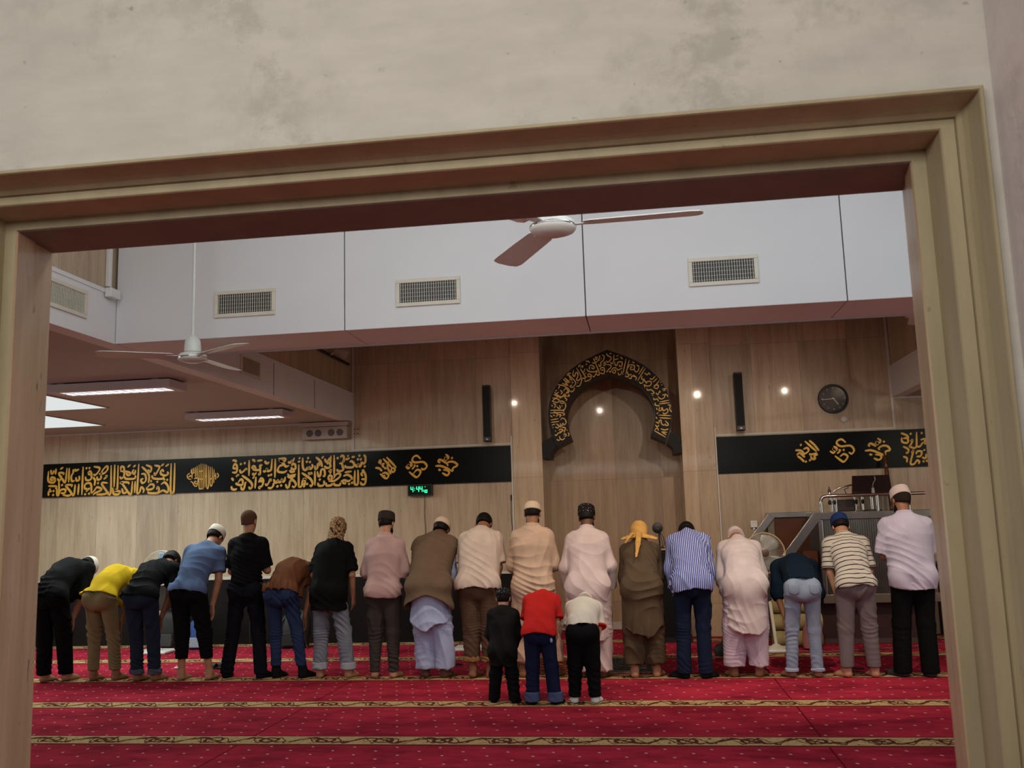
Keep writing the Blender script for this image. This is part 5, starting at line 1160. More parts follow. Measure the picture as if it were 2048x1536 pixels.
    if T.get('cuff'):
        for k in (0, 1):
            hq = hem if not isinstance(hem, tuple) else hem[k]; f_ = np.clip((ank[k][2]-hq)/(ank[k][2]-knee[k][2]), -0.6, 0.9); c0 = ank[k]+(knee[k]-ank[k])*f_-fw*0.008
            r0 = T.get('hr', 0.06)*s*tf+0.010; hh = T.get('cuffh', 0.05)
            pr = [Cone(c0-UP*0.04, c0+UP*(hh+0.05), r0+0.002, r0-0.002, None, 1, ((UP*(hq-0.004), -UP), (UP*(hq+hh), UP)))]
            G = Grid(pr, 0.007); G.put(pr[0], 0.01); V, Q = G.mesh(2); N = normals(V, Q)
            V = folds(V, N, 0.010*wz, (25, 20, 60), 300+i+k, 1.0, (14, 12, 20)); np_mesh('turned_up_cuff', V, Q, T['cuff'], root)
    if T.get('belt') is not None:
        bc = top-d0*0.035*s
        pr = [Cone(bc-d0*0.1, bc+d0*0.1, 0.149*s*g, 0.147*s*g, rl, 0.80, ((bc-d0*0.018, -d0), (bc+d0*0.018, d0)))]
        G = Grid(pr, 0.007); G.put(pr[0]); V, Q = G.mesh(1); np_mesh('belt', V, Q, T['belt'], root)
    # ------------------------------------------------ upper garments
    def garment(name, S, off, seed, mat):
        pr = []; sv = []; fit = S.get('fit', 1.0)*g; o = off
        hd_ = nrm(-d0*(1-S.get('hang', 0.3))-UP*S.get('hang', 0.3))
        hemp = hip+hd_*S['hem']*s
        if S.get('skirt'): hemp = hip+UP*(S['skirt']-hz)-fw*S.get('sback', 0.0)*s; hd_ = -UP
        nk = ((neck+d2*0.018*s, d2),)
        pr.append((Cone(hip, waist, 0.145*s*fit+o, 0.138*s*fit+o, rl, 0.80), 0.04))
        pr.append((Cone(waist, chest, 0.138*s*fit+o, 0.154*s*fit+o, rl, 0.74), 0.06))
        pr.append((Cone(chest, neck-d2*0.10*s, 0.154*s*fit+o, 0.108*s+o, rl, 0.72), 0.06))
        pr.append((Cone(sh[0], sh[1], 0.052*s+o, 0.052*s+o), 0.06))
        for k in (0, 1): pr.append((Cone(neck-d2*0.03*s, sh[k], 0.052*s+o, 0.046*s+o), 0.05))
        pr.append((Cone(neck-d2*0.04*s, neck+d2*0.03*s, 0.072*s+o, 0.058*s+o*0.5, None, 1, nk), 0.03))
        if S.get('skirt'):
            fl = S.get('flare', 0.2)*s
            pr.append((Cone(waist-d0*0.05, hip-UP*0.05*s-fw*0.03*s, 0.14*s*fit+o, 0.160*s*g+o, rl, 0.85), 0.05))
            pr.append((Cone(hip-UP*0.03*s-fw*0.03*s, hemp-UP*0.06, 0.160*s*g+o, fl, rt, S.get('sasp', 0.72)), 0.06))
            for k in (0, 1): pr.append((Ell(hj[k]-fw*0.052*s-UP*0.02*s, (0.104*s*g+o, 0.114*s+o, 0.13*s)), 0.05))
            if b > 0.6: pr.append((Cone(chest-UP*0.02, hip+fw*0.16*s-UP*0.12*s, 0.12*s, 0.13*s, rl, 0.7), 0.08))
        else:
            pr.append((Cone(hip, hemp+hd_*0.06, 0.150*s*g+o, S.get('flare', 0.165)*s*g+o, rl, S.get('hasp', 0.86)), 0.05))
            if S.get('straight'): pr.append((Cone(chest, hemp+hd_*0.06, 0.150*s*fit+o, 0.160*s*fit+o, rl, 0.80), 0.05))
            if S['hem'] > -0.02:
                for k in (0, 1): pr.append((Ell(hj[k]-fw*0.052*s-UP*0.008*s, (0.102*s*g+o, 0.106*s+o, 0.12*s)), 0.05))
            if S.get('drop') and b > 0.5:
                dp = hip+fw*0.26*s*math.sin(b)+UP*(S['drop']*s)
                pr.append((Cone(chest, dp, 0.14*s*fit, 0.155*s*fit, rl, 0.45), 0.06))
        for k, q in enumerate((-1, 1)):
            if S['sleeve'] == 'short':
                c = sh[k]+(elb[k]-sh[k])*S.get('sl', 0.72); n_ = nrm(elb[k]-sh[k])
                sv.append((Cone(sh[k], c+n_*0.03, 0.060*s+o, S.get('slr', 0.066)*s+o, None, 1, ((c, n_),)), 0.035))
            elif S['sleeve'] == 'long':
                sr = S.get('slr', 0.056); c = elb[k]+(wri[k]-elb[k])*S.get('sl', 0.97); n_ = nrm(wri[k]-elb[k])
                sv.append((Cone(sh[k], elb[k], 0.061*s+o, sr*s+o), 0.035)); sv.append((Cone(elb[k], c+n_*0.03, sr*s+o, S.get('cuffr', 0.043)*s+o, None, 1, ((c, n_),)), 0.02))
            else:
                c = sh[k]+(elb[k]-sh[k])*0.14; n_ = nrm(elb[k]-sh[k]); sv.append((Cone(sh[k], c+n_*0.03, 0.062*s+o, 0.066*s+o, None, 1, ((c, n_),)), 0.03))
        G = Grid([p for p, k in pr+sv], 0.0075*min(1, s+0.1))
        for p, k in pr: G.put(p, k)
        # hem: cut along a softly waved line, then hollow the lower edge
        X, Y, Z = G.ax[0][:, None, None], G.ax[1][None, :, None], G.ax[2][None, None, :]
        u_ = (X-hemp[0])*rl[0]+(Y-hemp[1])*rl[1]+(Z-hemp[2])*rl[2]
        hf = (X-hemp[0])*hd_[0]+(Y-hemp[1])*hd_[1]+(Z-hemp[2])*hd_[2]
        rh = np.random.default_rng(seed+11).uniform(0, 6.28, 3)
        hf = hf+S.get('tail', 0.0)*(u_/0.18)**2-S.get('wave', 0.008)*(np.sin(u_*17+rh[0])+0.6*np.sin(u_*31+Y*20+rh[1]))
        F0 = G.F.copy(); G.F = np.maximum(G.F, hf)
        G.F = np.maximum(G.F, -np.maximum(F0+0.016, -(hf+0.07)))
        for p, k in sv: G.put(p, k)
        V, Q = G.mesh(2); N = normals(V, Q); am = S.get('wr', 1.0)
        tt = (V-hip) @ d1; uu = V @ rl
        A = {}
        # coordinates along the cloth for woven stripes
        dist = [np.linalg.norm(np.cross(V-sh[k], nrm(elb[k]-sh[k])), axis=1) for k in (0, 1)]
        arm = np.zeros(len(V), int)-1
        for k, q in enumerate((-1, 1)):
            n_ = nrm(elb[k]-sh[k]); al = (V-sh[k]) @ n_
            m = (al > 0.0) & (np.abs((V-chest) @ rl) > sw*0.98) & ((V-sh[k]) @ rl*q > -0.07*s) & (np.linalg.norm(V-sh[k]-al[:, None]*n_, axis=1) < 0.11*s)
            arm[m] = k
        su, st_ = uu.copy(), tt.copy()
        for k in (0, 1):
            n_ = nrm(elb[k]-sh[k]); m = arm == k; st_[m] = -((V[m]-sh[k]) @ n_); su[m] = (V[m]-sh[k]) @ nrm(np.cross(n_, F2))*1.0
        A['cloth_along'] = st_; A['cloth_across'] = su
        low = np.clip((0.32*s-tt)/(0.3*s), 0, 1)
        V = folds(V, N, 0.022*am*s, tuple(rl*11+d1*S.get('kt', 30)), seed, 0.35+0.65*low, (9, 8, 7), 0.7)
        V = folds(V, N, 0.015*am*s, tuple(rl*30+d1*6), seed+7, 0.7, (8, 9, 6), 0.7)
        if S.get('skirt'):
            w = np.clip((hz+0.02-V[:, 2])/max(0.1, hz-S['skirt']), 0, 1); inner = np.sum((V-np.array([hip[0], hip[1], 0]))*N*np.array([1, 1, 0]), 1) > 0; w = w*inner
            V = folds(V, N, 0.040*S.get('drape', 1)*s, (26, 14, 1.5), seed+3, w, (3, 3, 2), 0.7)
        elif S.get('ruffle'):
            w = np.clip((0.12*s-tt)/(0.14*s), 0, 1)
            V = folds(V, N, 0.030*S['ruffle']*s, tuple(rl*30+np.array([3.0, 3, 3])), seed+3, w, (4, 4, 3), 0.8)
        return np_mesh(name, V, Q, mat, root, A)
    for q, S in enumerate(P['tops']): garment('kameez' if S.get('skirt') and not P.get('kid') else 'coat' if S.get('skirt') else 'waistcoat' if S['sleeve'] == 'none' else 'shirt', S, S.get('off', 0.012), 500+i*20+q, S['mat'])
    # ------------------------------------------------ hair, beard, headwear
    T4 = Matrix(((hR[0], hF[0], hu[0], head[0]), (hR[1], hF[1], hu[1], head[1]), (hR[2], hF[2], hu[2], head[2]), (0, 0, 0, 1)))
    if P.get('hair') is not None:
        pd = P.get('hair_pad', 0.007)
        cuts = ((hp(0, 0.058, 0.06), nrm(hF*0.9-hu*0.55)), (hp(0, -0.06, P.get('nape', -0.045)), nrm(-hu+hF*0.45)))
        if P.get('cap'): cuts = cuts+((hp(0, -0.014, P['cap'].get('z', 0.024)+0.022), nrm(hu-hF*math.tan(math.radians(P['cap'].get('tip', 12))))),)
        pr = [Ell(hp(0, -0.014, 0.034), (np.array([0.078, 0.099, 0.086])+pd)*hs, HR, cuts), Ell(hp(0, -0.02, -0.02), (np.array([0.066, 0.074, 0.058])+pd)*hs, HR, cuts+((hp(0, 0.0, 0), hF),))]
        G = Grid(pr, 0.007)
        for p in pr: G.put(p, 0.02)
        V, Q = G.mesh(2); N = normals(V, Q); V = folds(V, N, 0.006*P.get('shag', 0.4), (60, 50, 40), 900+i, 1.0, (20, 20, 20))
        np_mesh('hair', V, Q, P['hair'], root)
    if P.get('beard') is not None:
        pr = [Ell(hp(0, 0.026, -0.062), np.array([0.068, 0.082, 0.075])*hs, HR, ((hp(0, 0.03, -0.045), nrm(hu+hF*0.35)), (hp(0, -0.005, 0), -hF)))]
        G = Grid(pr, 0.007); G.put(pr[0]); V, Q = G.mesh(2); np_mesh('beard', V, Q, P['beard'], root)
    if P.get('cap'):
        c = P['cap']; z0 = c.get('z', 0.024); h = max(c.get('h', 0.075), (0.122 if c.get('round') else 0.118)-z0); k = c.get('k', 1.035); tl = Matrix.Rotation(math.radians(c.get('tip', 12)), 4, 'X')
        Mc = T4 @ Matrix.Translation((0, -0.014*hs, z0*hs)) @ tl
        dm = c.get('dome', 0.012)
        pf = [(0.070, 0.0), (0.0845, -0.001), (0.087, 0.004), (0.0855, h*0.6), (0.082, h*0.93), (0.076, h), (0.05, h+dm*0.6), (0.025, h+dm*0.95), (0.001, h+dm)]
        if c.get('round'): pf = [(0.070, 0.0), (0.0845, -0.001), (0.088, 0.004), (0.086, h*0.3), (0.079, h*0.62), (0.064, h*0.86), (0.04, h*0.95), (0.001, h)]
        mb = MB().lathe([(r*hs*k, zz*hs) for r, zz in pf], 28, Mc, 1.0, 1.22)
        o = mb.build('cap', c['mat'], smooth=40); o.parent = root
        if c.get('band'):
            b2 = MB().lathe([((0.085)*hs*k, 0.002*hs), (0.0868*hs*k, 0.004*hs), (0.0868*hs*k, 0.018*hs), (0.085*hs*k, 0.02*hs)], 28, Mc, 1.0, 1.22).build('cap_band', c['band'], smooth=40); b2.parent = o
    if P.get('extra'): P['extra'](root, locals())
    return root
S_ = lambda r, g, b, k=0.95: tuple(min(0.85, c*k) for c in srgb(r, g, b))
SKL = skin('skin_light_brown', S_(176, 128, 98)); SKM = skin('skin_brown', S_(142, 96, 68)); SKD = skin('skin_dark_brown', S_(96, 60, 42)); SKP = skin('skin_pale', S_(196, 148, 122))
F = fabric
BLK = F('black_cotton', (0.0045, 0.0045, 0.005)); BLK2 = F('black_trouser_cloth', (0.004, 0.004, 0.0045), 0.8)
WCAP = F('white_knit_cap', S_(205, 196, 184), 0.9, 0.05, knit)
CCAP = F('cream_knit_cap', S_(208, 186, 158), 0.9, 0.05, knit)
PCAP = F('pale_cap', S_(196, 180, 176), 0.85, 0.05)
def sdf_part(name, prims, h, mat, root, fold=None, subs=(), seed=1):
    G = Grid([p for p, k in prims], h)
    for p, k in prims: G.put(p, k)
    for p in subs: G.put(p, sub=True)
    V, Q = G.mesh(2)
    if fold:
        for f in fold: V = folds(V, normals(V, Q), f[0], f[1], seed, 1.0, (12, 12, 12), 0.8)
    return np_mesh(name, V, Q, mat, root)
def scarf_leopard(root, e):
    hp, hs, HR, s = e['hp'], e['hs'], e['HR'], e['s']; pad = 0.016; nk = e['neck']
    pr = [(Ell(hp(0, -0.012, 0.035), (np.array([0.076, 0.097, 0.084])+pad)*hs, HR), 0.02), (Ell(hp(0, -0.004, -0.035), (np.array([0.066, 0.088, 0.085])+pad)*hs, HR), 0.03),
          (Cone(hp(0, -0.015, -0.08), nk+e['d2']*0.02*s, 0.084*hs, 0.100*s, e['rl'], 0.85), 0.03)]
    sdf_part('leopard_headscarf', pr, 0.007, F('leopard_cloth', S_(168, 138, 100), 0.85, 0.08, leopard), root, [(0.010, (30, 30, 60))], [Ell(hp(0, 0.115, -0.03), np.array([0.056, 0.075, 0.085])*hs, HR)], 71)
def scarf_yellow(root, e):
    hp, hs, HR, s, nk, rl, d2, F2 = (e[k] for k in ('hp', 'hs', 'HR', 's', 'neck', 'rl', 'd2', 'F2'))
    m = F('yellow_scarf_cloth', S_(196, 152, 84), 0.8, 0.22)
    pr = [(Ell(hp(0, -0.012, 0.035), (np.array([0.076, 0.097, 0.084])+0.014)*hs, HR, ((hp(0, 0.07, 0.02), nrm(e['hF']-e['hu']*0.5)),)), 0.02),
          (Cone(hp(0, -0.03, 0.0), nk+d2*0.02*s, 0.085*hs, 0.088*s, rl, 0.9, ((hp(0, 0.03, 0), e['hF']),)), 0.03)]
    o = sdf_part('yellow_headscarf', pr, 0.007, m, root, [(0.008, (40, 30, 50))], (), 72)
    bk = -F2*0.125*s
    pr = [(Cone(nk+bk*0.75-rl*0.17*s-d2*0.02*s, nk+bk*0.8+d2*0.03*s, 0.020, 0.040, d2, 0.45), 0.03), (Cone(nk+bk*0.75+rl*0.17*s-d2*0.03*s, nk+bk*0.8+d2*0.03*s, 0.020, 0.040, d2, 0.45), 0.03)]
    for a, b, w in ((-0.16, 0.20, 0.022), (-0.01, 0.44, 0.030)):
        p0 = nk+bk*1.0+rl*a*0.45*s+d2*0.02*s; p1 = nk+bk*1.32+rl*(a*0.6-0.01)*s-d2*(b*0.5)*s; p2 = nk+bk*1.36+rl*(a*0.7-0.03)*s-d2*b*s
        pr += [(Cone(p0, p1, w, w*0.9, rl, 0.55), 0.015), (Cone(p1, p2, w*0.9, w*0.4, rl, 0.55), 0.01)]
    sdf_part('scarf_tails', pr, 0.006, m, o, [(0.010, (70, 30, 20))], (), 73)
def collar(mat, r=0.064, h=0.045):
    def f(root, e):
        nk, d2, s = e['neck'], e['d2'], e['s']; a = nk+d2*0.0*s
        sdf_part('collar', [(Cone(a-d2*0.04, a+d2*0.10, r*s+0.018, r*s+0.004, None, 1, ((a-d2*0.01, -d2), (a+d2*h*s, d2))), 0.01)], 0.006, mat, root)
    return f
def seq(*fs):
    def f(root, e):
        for q in fs: q(root, e)
    return f
def jean_pockets(mat):
    def f(root, e):
        s, g, rt, fw = e['s'], e['g'], e['rt'], e['fw']
        for k in (0, 1):
            c = e['hj'][k]-fw*0.048*s-UP*0.012*s; m = c+rt*(-1, 1)[k]*0.012*s-UP*0.004
            cuts = ((m+rt*0.05*s, rt), (m-rt*0.05*s, -rt), (m+UP*0.055*s, UP), (m-UP*0.052*s, nrm(-UP+rt*0.5)), (m-UP*0.052*s, nrm(-UP-rt*0.5)), (c-fw*0.03*s, fw))
            sdf_part('back_pocket', [(Ell(c, np.array([0.096*s*g, 0.098*s, 0.112*s])+0.011, None, cuts), 0.004)], 0.005, mat, root)
    return f
def hip_emblem(root, e):
    s = e['s']; c = e['hj'][1]+e['rt']*0.062*s-e['fw']*0.118*s-UP*0.095*s
    sdf_part('emblem', [(Ell(c, (0.016*s, 0.02*s, 0.030*s)), 0.004)], 0.004, F('pale_blue_emblem', S_(150, 165, 200)), root)
def red_cuff(root, e):
    s, sh, elb = e['s'], e['sh'][1], e['elb'][1]; n_ = nrm(elb-sh); c = sh+(elb-sh)*0.9
    sdf_part('red_sleeve_trim', [(Cone(c-n_*0.03, c+n_*0.03, 0.08*s+0.017, 0.08*s+0.017, None, 1, ((c-n_*0.012, -n_), (c+n_*0.006, n_))), 0.004)], 0.005, F('red_trim', (0.5, 0.03, 0.02)), root)
jean = lambda n, c: F(n, c, 0.85, 0.16)
PEOPLE = [
 dict(L=(82,1366), R=(125,1363), H=1.68, bend=67, nod=34, g=1.05, arms='knee', skin=SKL, toe=(0, 14), label='person in all black clothes and white cap bowing deeply, leftmost in the row',
   trousers=dict(hem=0.072, mat=BLK2, hr=0.072, kr=0.082, tr=0.105), tops=[dict(sleeve='long', sl=0.15, hem=0.07, mat=BLK, hang=0.35, flare=0.185, drop=0.02)], hair=M_HAIR, cap=dict(mat=WCAP, h=0.07)),
 dict(L=(182,1363), R=(225,1362), H=1.60, bend=72, nod=48, arms='knee', skin=SKM, toe=(-4, 14), label='person in a yellow t-shirt and khaki trousers bowing',
   trousers=dict(hem=0.105, mat=F('khaki_cloth', S_(132, 118, 84)), hr=0.060, kr=0.068, bunch=1.6, wr=1.2), tops=[dict(sleeve='short', hem=-0.0, mat=F('yellow_cotton', (0.52, 0.34, 0.012)), hang=0.3, flare=0.165, drop=-0.04, ruffle=1.0)], hair=M_HAIR, shag=1.0),
 dict(L=(268,1364), R=(303,1363), H=1.64, bend=66, nod=14, turn=10, arms='knee', skin=SKM, toe=(12, 18), label='person in a black t-shirt and navy jeans bowing, beside the yellow t-shirt',
   trousers=dict(hem=0.075, mat=jean('navy_denim', S_(36, 44, 62)), hr=0.064, kr=0.070, cuff=jean('denim_inside', S_(84, 88, 104)), bunch=1.4), tops=[dict(sleeve='short', hem=0.06, mat=BLK, hang=0.3, flare=0.17, drop=0.0)], hair=M_HAIR, hair_pad=0.016, shag=1.6),
 dict(L=(359,1362), R=(414,1361), H=1.69, bend=40, lat=6, nod=22, turn=8, arms='knee', skin=SKL, toe=(-6, 2), sw=0.156, hx=-0.045, label='person in a blue-grey t-shirt, black cropped trousers and white cap, leaning forward',
   trousers=dict(hem=0.215, mat=BLK2, hr=0.060, kr=0.078, tr=0.105, bunch=1.3), tops=[dict(sleeve='short', hem=0.02, mat=F('blue_grey_cotton', S_(84, 101, 134)), hang=0.4, flare=0.178, ruffle=0.7)], hair=M_HAIR, cap=dict(mat=WCAP, h=0.06)),
 dict(L=(451,1357), R=(516,1358), H=1.67, bend=3, nod=8, turn=6, g=1.0, arms='fold', skin=SKL, toe=(-14, 18), sw=0.142, hx=0.0232, label='person with shaved head standing upright in black t-shirt and dark belted trousers',
   trousers=dict(hem=0.045, mat=F('dark_navy_denim', (0.006, 0.007, 0.011)), hr=0.068, kr=0.072, belt=F('black_belt', (0.03, 0.03, 0.032), 0.4), bunch=1.1), tops=[dict(sleeve='short', sl=0.86, hem=-0.07, mat=BLK, flare=0.155, kt=55)], socks=M_SOCK, hair=F('stubble_hair', S_(88, 64, 50)), hair_pad=0.0022, shag=0.0),
 dict(L=(548,1357), R=(600,1357), H=1.61, hx=-0.035, sw=0.150, bend=68, lat=3, nod=58, arms='shin', skin=SKM, toe=(10, 20), label='person in a loose brown t-shirt and blue jeans bowing, wearing black socks',
   trousers=dict(hem=0.12, mat=jean('blue_denim', S_(40, 55, 86)), hr=0.055, kr=0.064, bunch=0.9, kz=70, wr=1.25), tops=[dict(sleeve='short', hem=0.0, mat=F('brown_cotton', S_(106, 67, 45)), hang=0.55, flare=0.19, drop=-0.12, ruffle=1.8)], socks=M_SOCK, sock_top=0.2, hair=M_HAIR, extra=jean_pockets(jean('blue_denim', (0, 0, 0)))),
 dict(L=(639,1357), R=(693,1357), H=1.62, bend=24, nod=10, arms='side', skin=SKL, toe=(-12, 14), sw=0.134, hx=-0.036, label='person in a leopard headscarf, long black t-shirt and pale rolled jeans',
   trousers=dict(hem=0.09, mat=jean('pale_denim', S_(118, 124, 136)), hr=0.072, kr=0.082, cuff=jean('pale_denim_inside', S_(158, 162, 172)), cuffh=0.065, wr=1.4), tops=[dict(sleeve='short', sl=0.88, slr=0.078, hem=0.20, mat=BLK, hang=0.85, straight=True, flare=0.18, fit=1.1)], extra=scarf_leopard),
 dict(L=(749,1357), R=(783,1357), H=1.62, bend=8, nod=22, turn=10, arms='fold', skin=SKL, toe=(-12, 14), sw=0.134, hx=0.008, label='person in a pink long-sleeved shirt, dark cap and charcoal joggers standing',
   trousers=dict(hem=0.055, mat=F('charcoal_cloth', S_(62, 58, 53)), hr=0.046, kr=0.078, tr=0.11, bunch=1.6), tops=[dict(sleeve='long', slr=0.066, hem=0.075, mat=F('pink_shirt_cloth', S_(180, 151, 147)), hang=0.9, flare=0.15, hasp=0.8, kt=26, wr=0.9, fit=1.1)], hair=M_HAIR, beard=M_HAIR, cap=dict(mat=F('dark_felt_cap', S_(52, 46, 42)), h=0.075, dome=0.004), extra=collar(F('pink_shirt_cloth', (0, 0, 0)))),
 dict(L=(852,1357), R=(885,1357), H=1.72, bend=46, nod=4, tilt=8, g=1.0, arms='knee', skin=SKD, toe=(-16, 22), sw=0.130, hx=-0.018, label='person in a brown waistcoat over lavender kameez and shalwar, bowing',
   trousers=dict(hem=0.09, mat=F('lavender_cotton', S_(170, 182, 214)), baggy=0.74, hr=0.095, kr=0.1, bunch=0.8, wr=1.3), tops=[dict(sleeve='long', slr=0.056, hem=0.3, skirt=0.49, flare=0.215, sasp=0.8, wr=0.4, tail=0.05, wave=0.02, mat=F('lavender_cotton', (0, 0, 0)), off=0.008, drape=0.45),
     dict(sleeve='none', hem=0.15, tail=-0.05, mat=F('brown_waistcoat_cloth', S_(106, 88, 70)), off=0.052, hang=0.5, flare=0.20, wr=0.55, fit=1.03)], hair=M_HAIR, cap=dict(mat=CCAP, h=0.06, round=True)),
 dict(L=(943,1357), R=(977,1357), H=1.73, bend=31, nod=40, g=1.1, arms='knee', skin=SKM, toe=(10, 18), sw=0.146, hx=0.010, label='person in a cream t-shirt and brown rolled trousers, behind the small child in black',
   trousers=dict(hem=0.165, mat=F('brown_trouser_cloth', S_(88, 68, 54)), hr=0.075, kr=0.088, tr=0.11, cuff=F('brown_cloth_inside', S_(138, 104, 66)), cuffh=0.04, wr=1.3), tops=[dict(sleeve='short', sl=0.85, slr=0.078, hem=0.06, mat=F('cream_cotton', S_(198, 181, 167)), hang=0.6, flare=0.172, hasp=0.82, straight=True, wr=0.7, fit=1.08)], hair=M_HAIR),
 dict(L=(1048,1356), R=(1108,1356), H=1.68, bend=8, nod=22, g=1.08, arms='fold', skin=SKM, toe=(-12, 14), sw=0.142, hx=-0.03, label='person in a peach kameez and cream cap standing behind the child in red',
   trousers=dict(hem=0.15, mat=F('peach_cotton', S_(188, 162, 140)), baggy=0.9, hr=0.1, kr=0.11), tops=[dict(sleeve='long', slr=0.07, hem=0.3, skirt=0.46, flare=0.20, sasp=0.75, mat=F('peach_cotton', (0, 0, 0)), wr=1.1, kt=40, fit=1.08)], hair=M_HAIR, beard=M_HAIR, cap=dict(mat=CCAP, h=0.07, round=True), extra=collar(F('peach_cotton', (0, 0, 0)))),
 dict(L=(1166,1357), R=(1202,1357), H=1.66, bend=22, nod=14, turn=8, g=1.12, arms='side', skin=SKD, toe=(-14, 20), sw=0.14, hx=-0.002, label='large person in a pinkish white kameez and black dotted cap, behind the child in white',
   trousers=dict(hem=0.07, mat=F('pinkish_white_cotton', S_(198, 181, 178)), baggy=0.95, hr=0.1, kr=0.11, wr=1.3), tops=[dict(sleeve='long', slr=0.062, cuffr=0.055, sl=0.96, hem=0.3, skirt=0.34, flare=0.205, tail=0.03, mat=F('pinkish_white_cotton', (0, 0, 0)), wr=0.8, drape=0.8, fit=1.02)], hair=M_HAIR, beard=M_HAIR, cap=dict(mat=F('black_dotted_cap', (0.012, 0.010, 0.010), 0.8, 0.1, dotted), h=0.07), extra=collar(F('pinkish_white_cotton', (0, 0, 0)))),
 dict(L=(1272,1357), R=(1312,1355), H=1.64, bend=52, nod=-8, g=1.02, arms='knee', skin=SKL, toe=(-10, 18), sw=0.132, hx=0.0, label='person in an olive brown kameez with a yellow scarf over the head, bowing',
   trousers=dict(hem=0.13, mat=F('olive_cotton', S_(84, 70, 54)), baggy=0.76, hr=0.1, kr=0.105, wr=1.2), tops=[dict(sleeve='long', slr=0.052, hem=0.3, skirt=0.41, flare=0.21, tail=0.06, wave=0.02, mat=F('olive_cotton', (0, 0, 0)), wr=0.7, drape=1.2)], hair=M_HAIR, extra=scarf_yellow),
 dict(L=(1376,1358), R=(1407,1358), H=1.70, bend=45, nod=44, arms='knee', skin=SKM, toe=(-40, 36), sw=0.138, hx=0.012, label='person in a blue and white striped shirt and dark jeans, bowing beside the black cabinet',
   trousers=dict(hem=0.045, mat=jean('dark_blue_denim', S_(24, 34, 54)), hr=0.066, kr=0.070, bunch=0.8), tops=[dict(sleeve='long', slr=0.066, hem=0.10, tail=-0.02, mat=F('striped_shirt_cloth', S_(72, 88, 158), 0.8, 0.05, attr_stripes('cloth_across', 0.0175, 0.30, S_(205, 205, 215))), hang=0.5, flare=0.175, fit=1.05)], socks=M_SOCK, hair=M_HAIR),
 dict(L=(1473,1355), R=(1517,1355), H=1.65, bend=54, nod=30, g=1.05, arms='knee', skin=SKM, toe=(-18, 24), sw=0.142, hx=0.022, label='person in a pale pink-white kameez bowing, in front of the upright fan',
   trousers=dict(hem=0.10, mat=F('pale_pink_cotton', S_(194, 177, 188)), baggy=0.82, hr=0.1, kr=0.11, wr=1.3), tops=[dict(sleeve='long', slr=0.068, hem=0.3, skirt=0.40, flare=0.20, tail=0.07, wave=0.012, mat=F('pale_rose_white_cotton', S_(198, 186, 184)), wr=0.8, drape=0.35)], cap=dict(mat=PCAP, h=0.075, z=0.0), extra=collar(F('pale_rose_white_cotton', (0, 0, 0)))),
 dict(L=(1590,1356), R=(1639,1356), H=1.55, bend=76, nod=25, arms='shin', skin=SKM, toe=(-26, -4), label='person in a navy long-sleeved top and pale grey-blue jeans bowing very low',
   trousers=dict(hem=0.058, mat=jean('grey_blue_denim', S_(132, 144, 164)), hr=0.058, kr=0.066, cuff=jean('grey_denim_inside', S_(160, 166, 186)), cuffh=0.03, bunch=0.8, wr=0.75), tops=[dict(sleeve='long', sl=0.3, hem=-0.03, mat=F('navy_knit', (0.005, 0.013, 0.023)), hang=0.25, flare=0.165, drop=-0.02)], hair=M_HAIR, extra=jean_pockets(jean('grey_blue_denim', (0, 0, 0)))),
 dict(L=(1702,1356), R=(1754,1356), H=1.60, bend=41, nod=14, arms='knee', skin=SKL, toe=(-30, -4), sw=0.152, hx=-0.022, label='person in a black and cream striped t-shirt, blue cap and grey trousers',
   trousers=dict(hem=0.09, mat=F('mauve_grey_cloth', S_(112, 102, 102)), hr=0.062, kr=0.078, tr=0.105, bunch=0.3, wr=0.6), tops=[dict(sleeve='short', sl=0.9, slr=0.074, hem=0.055, mat=F('striped_tee_cloth', S_(188, 180, 168), 0.85, 0.05, attr_stripes('cloth_along', 0.046, 0.20, (0.02, 0.016, 0.016))), hang=0.35, flare=0.172, wr=0.6)], hair=M_HAIR, cap=dict(mat=F('blue_cap_cloth', S_(32, 50, 94)), h=0.075, k=1.03, dome=0.02)),
 dict(L=(1814,1354), R=(1864,1355), H=1.70, bend=10, nod=20, turn=-14, arms='fold', skin=SKM, toe=(-30, 8), g=1.04, sw=0.17, hx=0.022, label='person in a pale lilac short-sleeved shirt, white cap and black trousers, rightmost in the row',
   trousers=dict(hem=0.034, mat=BLK2, hr=0.080, kr=0.082, tr=0.105, bunch=0.5, wr=0.6), tops=[dict(sleeve='short', sl=0.92, slr=0.082, hem=0.13, tail=0.03, mat=F('lilac_shirt_cloth', S_(184, 177, 194)), hang=0.9, flare=0.176, hasp=0.80, straight=True, wr=0.8, fit=1.16)], socks=F('grey_slipper', (0.035, 0.035, 0.038)), low_shoe=True, sock_top=0.075, sock_pad=0.012, hair=F('dark_brown_hair', (0.02, 0.014, 0.010)), beard=M_HAIR, cap=dict(mat=PCAP, h=0.07, tip=-4), extra=collar(F('lilac_shirt_cloth', (0, 0, 0)))),
 dict(L=(988,1406), R=(1028,1407), H=0.94, kid=1.0, bend=10, nod=20, arms='front', skin=SKP, toe=(-10, 14), group='children behind the row', label='small child in a long black coat and dark patterned cap',
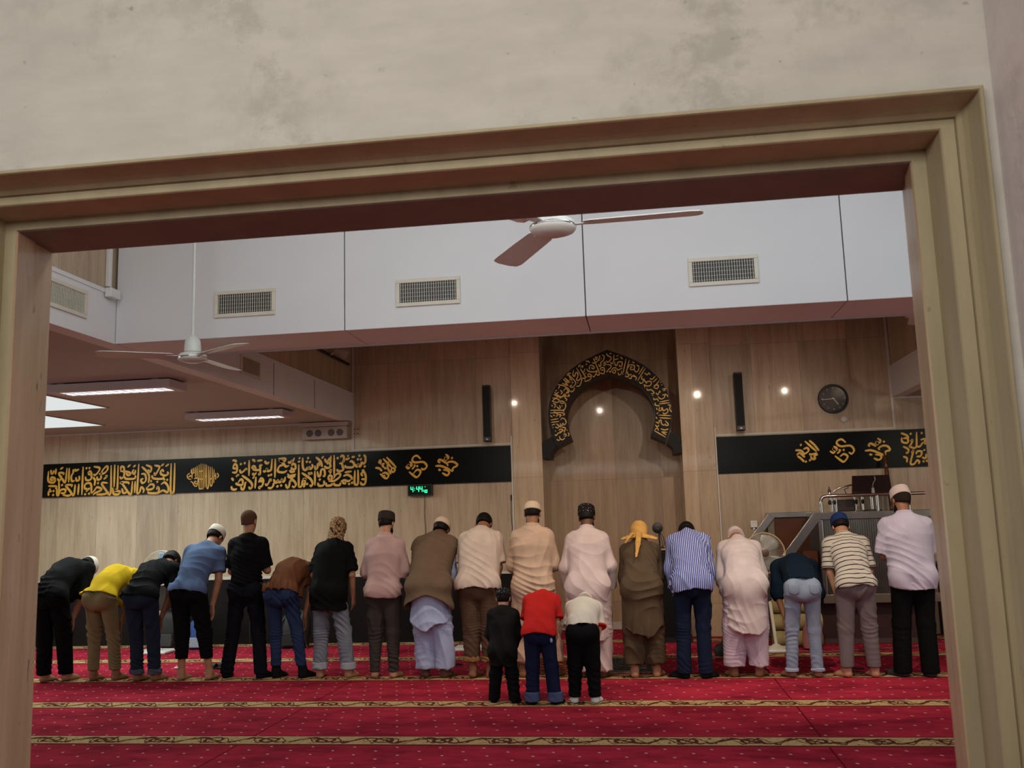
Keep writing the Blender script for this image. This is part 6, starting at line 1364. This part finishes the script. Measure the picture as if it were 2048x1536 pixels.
   trousers=dict(hem=0.02, mat=BLK2, hr=0.085, kr=0.098, tr=0.11, bunch=1.4), tops=[dict(sleeve='long', slr=0.072, hem=0.3, skirt=0.30, flare=0.225, sasp=0.7, mat=F('black_coat_cloth', (0.008, 0.0075, 0.0075), 0.7), wr=1.3, drape=0.5, fit=1.12)], hair=M_HAIR, nape=-0.07, cap=dict(mat=F('dark_dotted_cap', (0.014, 0.014, 0.018), 0.8, 0.1, dotted), h=0.055, round=True), socks=M_SOCK, extra=collar(F('black_coat_cloth', (0, 0, 0)))),
 dict(L=(1068,1410), R=(1107,1410), H=1.20, kid=0.5, bend=56, nod=62, arms='knee', skin=SKL, toe=(-24, 24), group='children behind the row', sw=0.15, hx=-0.012, label='child in a red t-shirt and navy trousers bowing, between the two other children',
   trousers=dict(hem=0.03, mat=F('navy_track_cloth', S_(24, 30, 56)), hr=0.080, kr=0.082, tr=0.105, cuff=F('blue_grey_lining', S_(70, 82, 112)), cuffh=0.075, bunch=0.8), tops=[dict(sleeve='short', sl=0.8, slr=0.08, hem=0.06, mat=F('red_cotton', (0.45, 0.018, 0.016)), hang=0.5, flare=0.18, wr=0.6, fit=1.1)], socks=M_SOCK, sock_top=0.12, hair=M_HAIR, extra=hip_emblem),
 dict(L=(1150,1407), R=(1189,1407), H=1.18, kid=0.5, bend=70, nod=25, arms='knee', skin=SKL, toe=(-6, 14), group='children behind the row', sw=0.152, hx=0.008, label='child in a white t-shirt, black trousers and white socks bowing',
   trousers=dict(hem=0.05, mat=BLK2, hr=0.070, kr=0.090, tr=0.12, bunch=1.2), tops=[dict(sleeve='short', sl=0.9, slr=0.08, hem=-0.04, mat=F('white_cotton', S_(206, 202, 190)), hang=0.3, flare=0.185, drop=-0.06, wr=1.1, fit=1.08, ruffle=1.0)], socks=F('white_sock', S_(215, 215, 215)), sock_top=0.11, extra=red_cuff, cap=dict(mat=WCAP, h=0.085, z=-0.01)),
]
for i_, p_ in enumerate(PEOPLE): make_person(i_, p_)
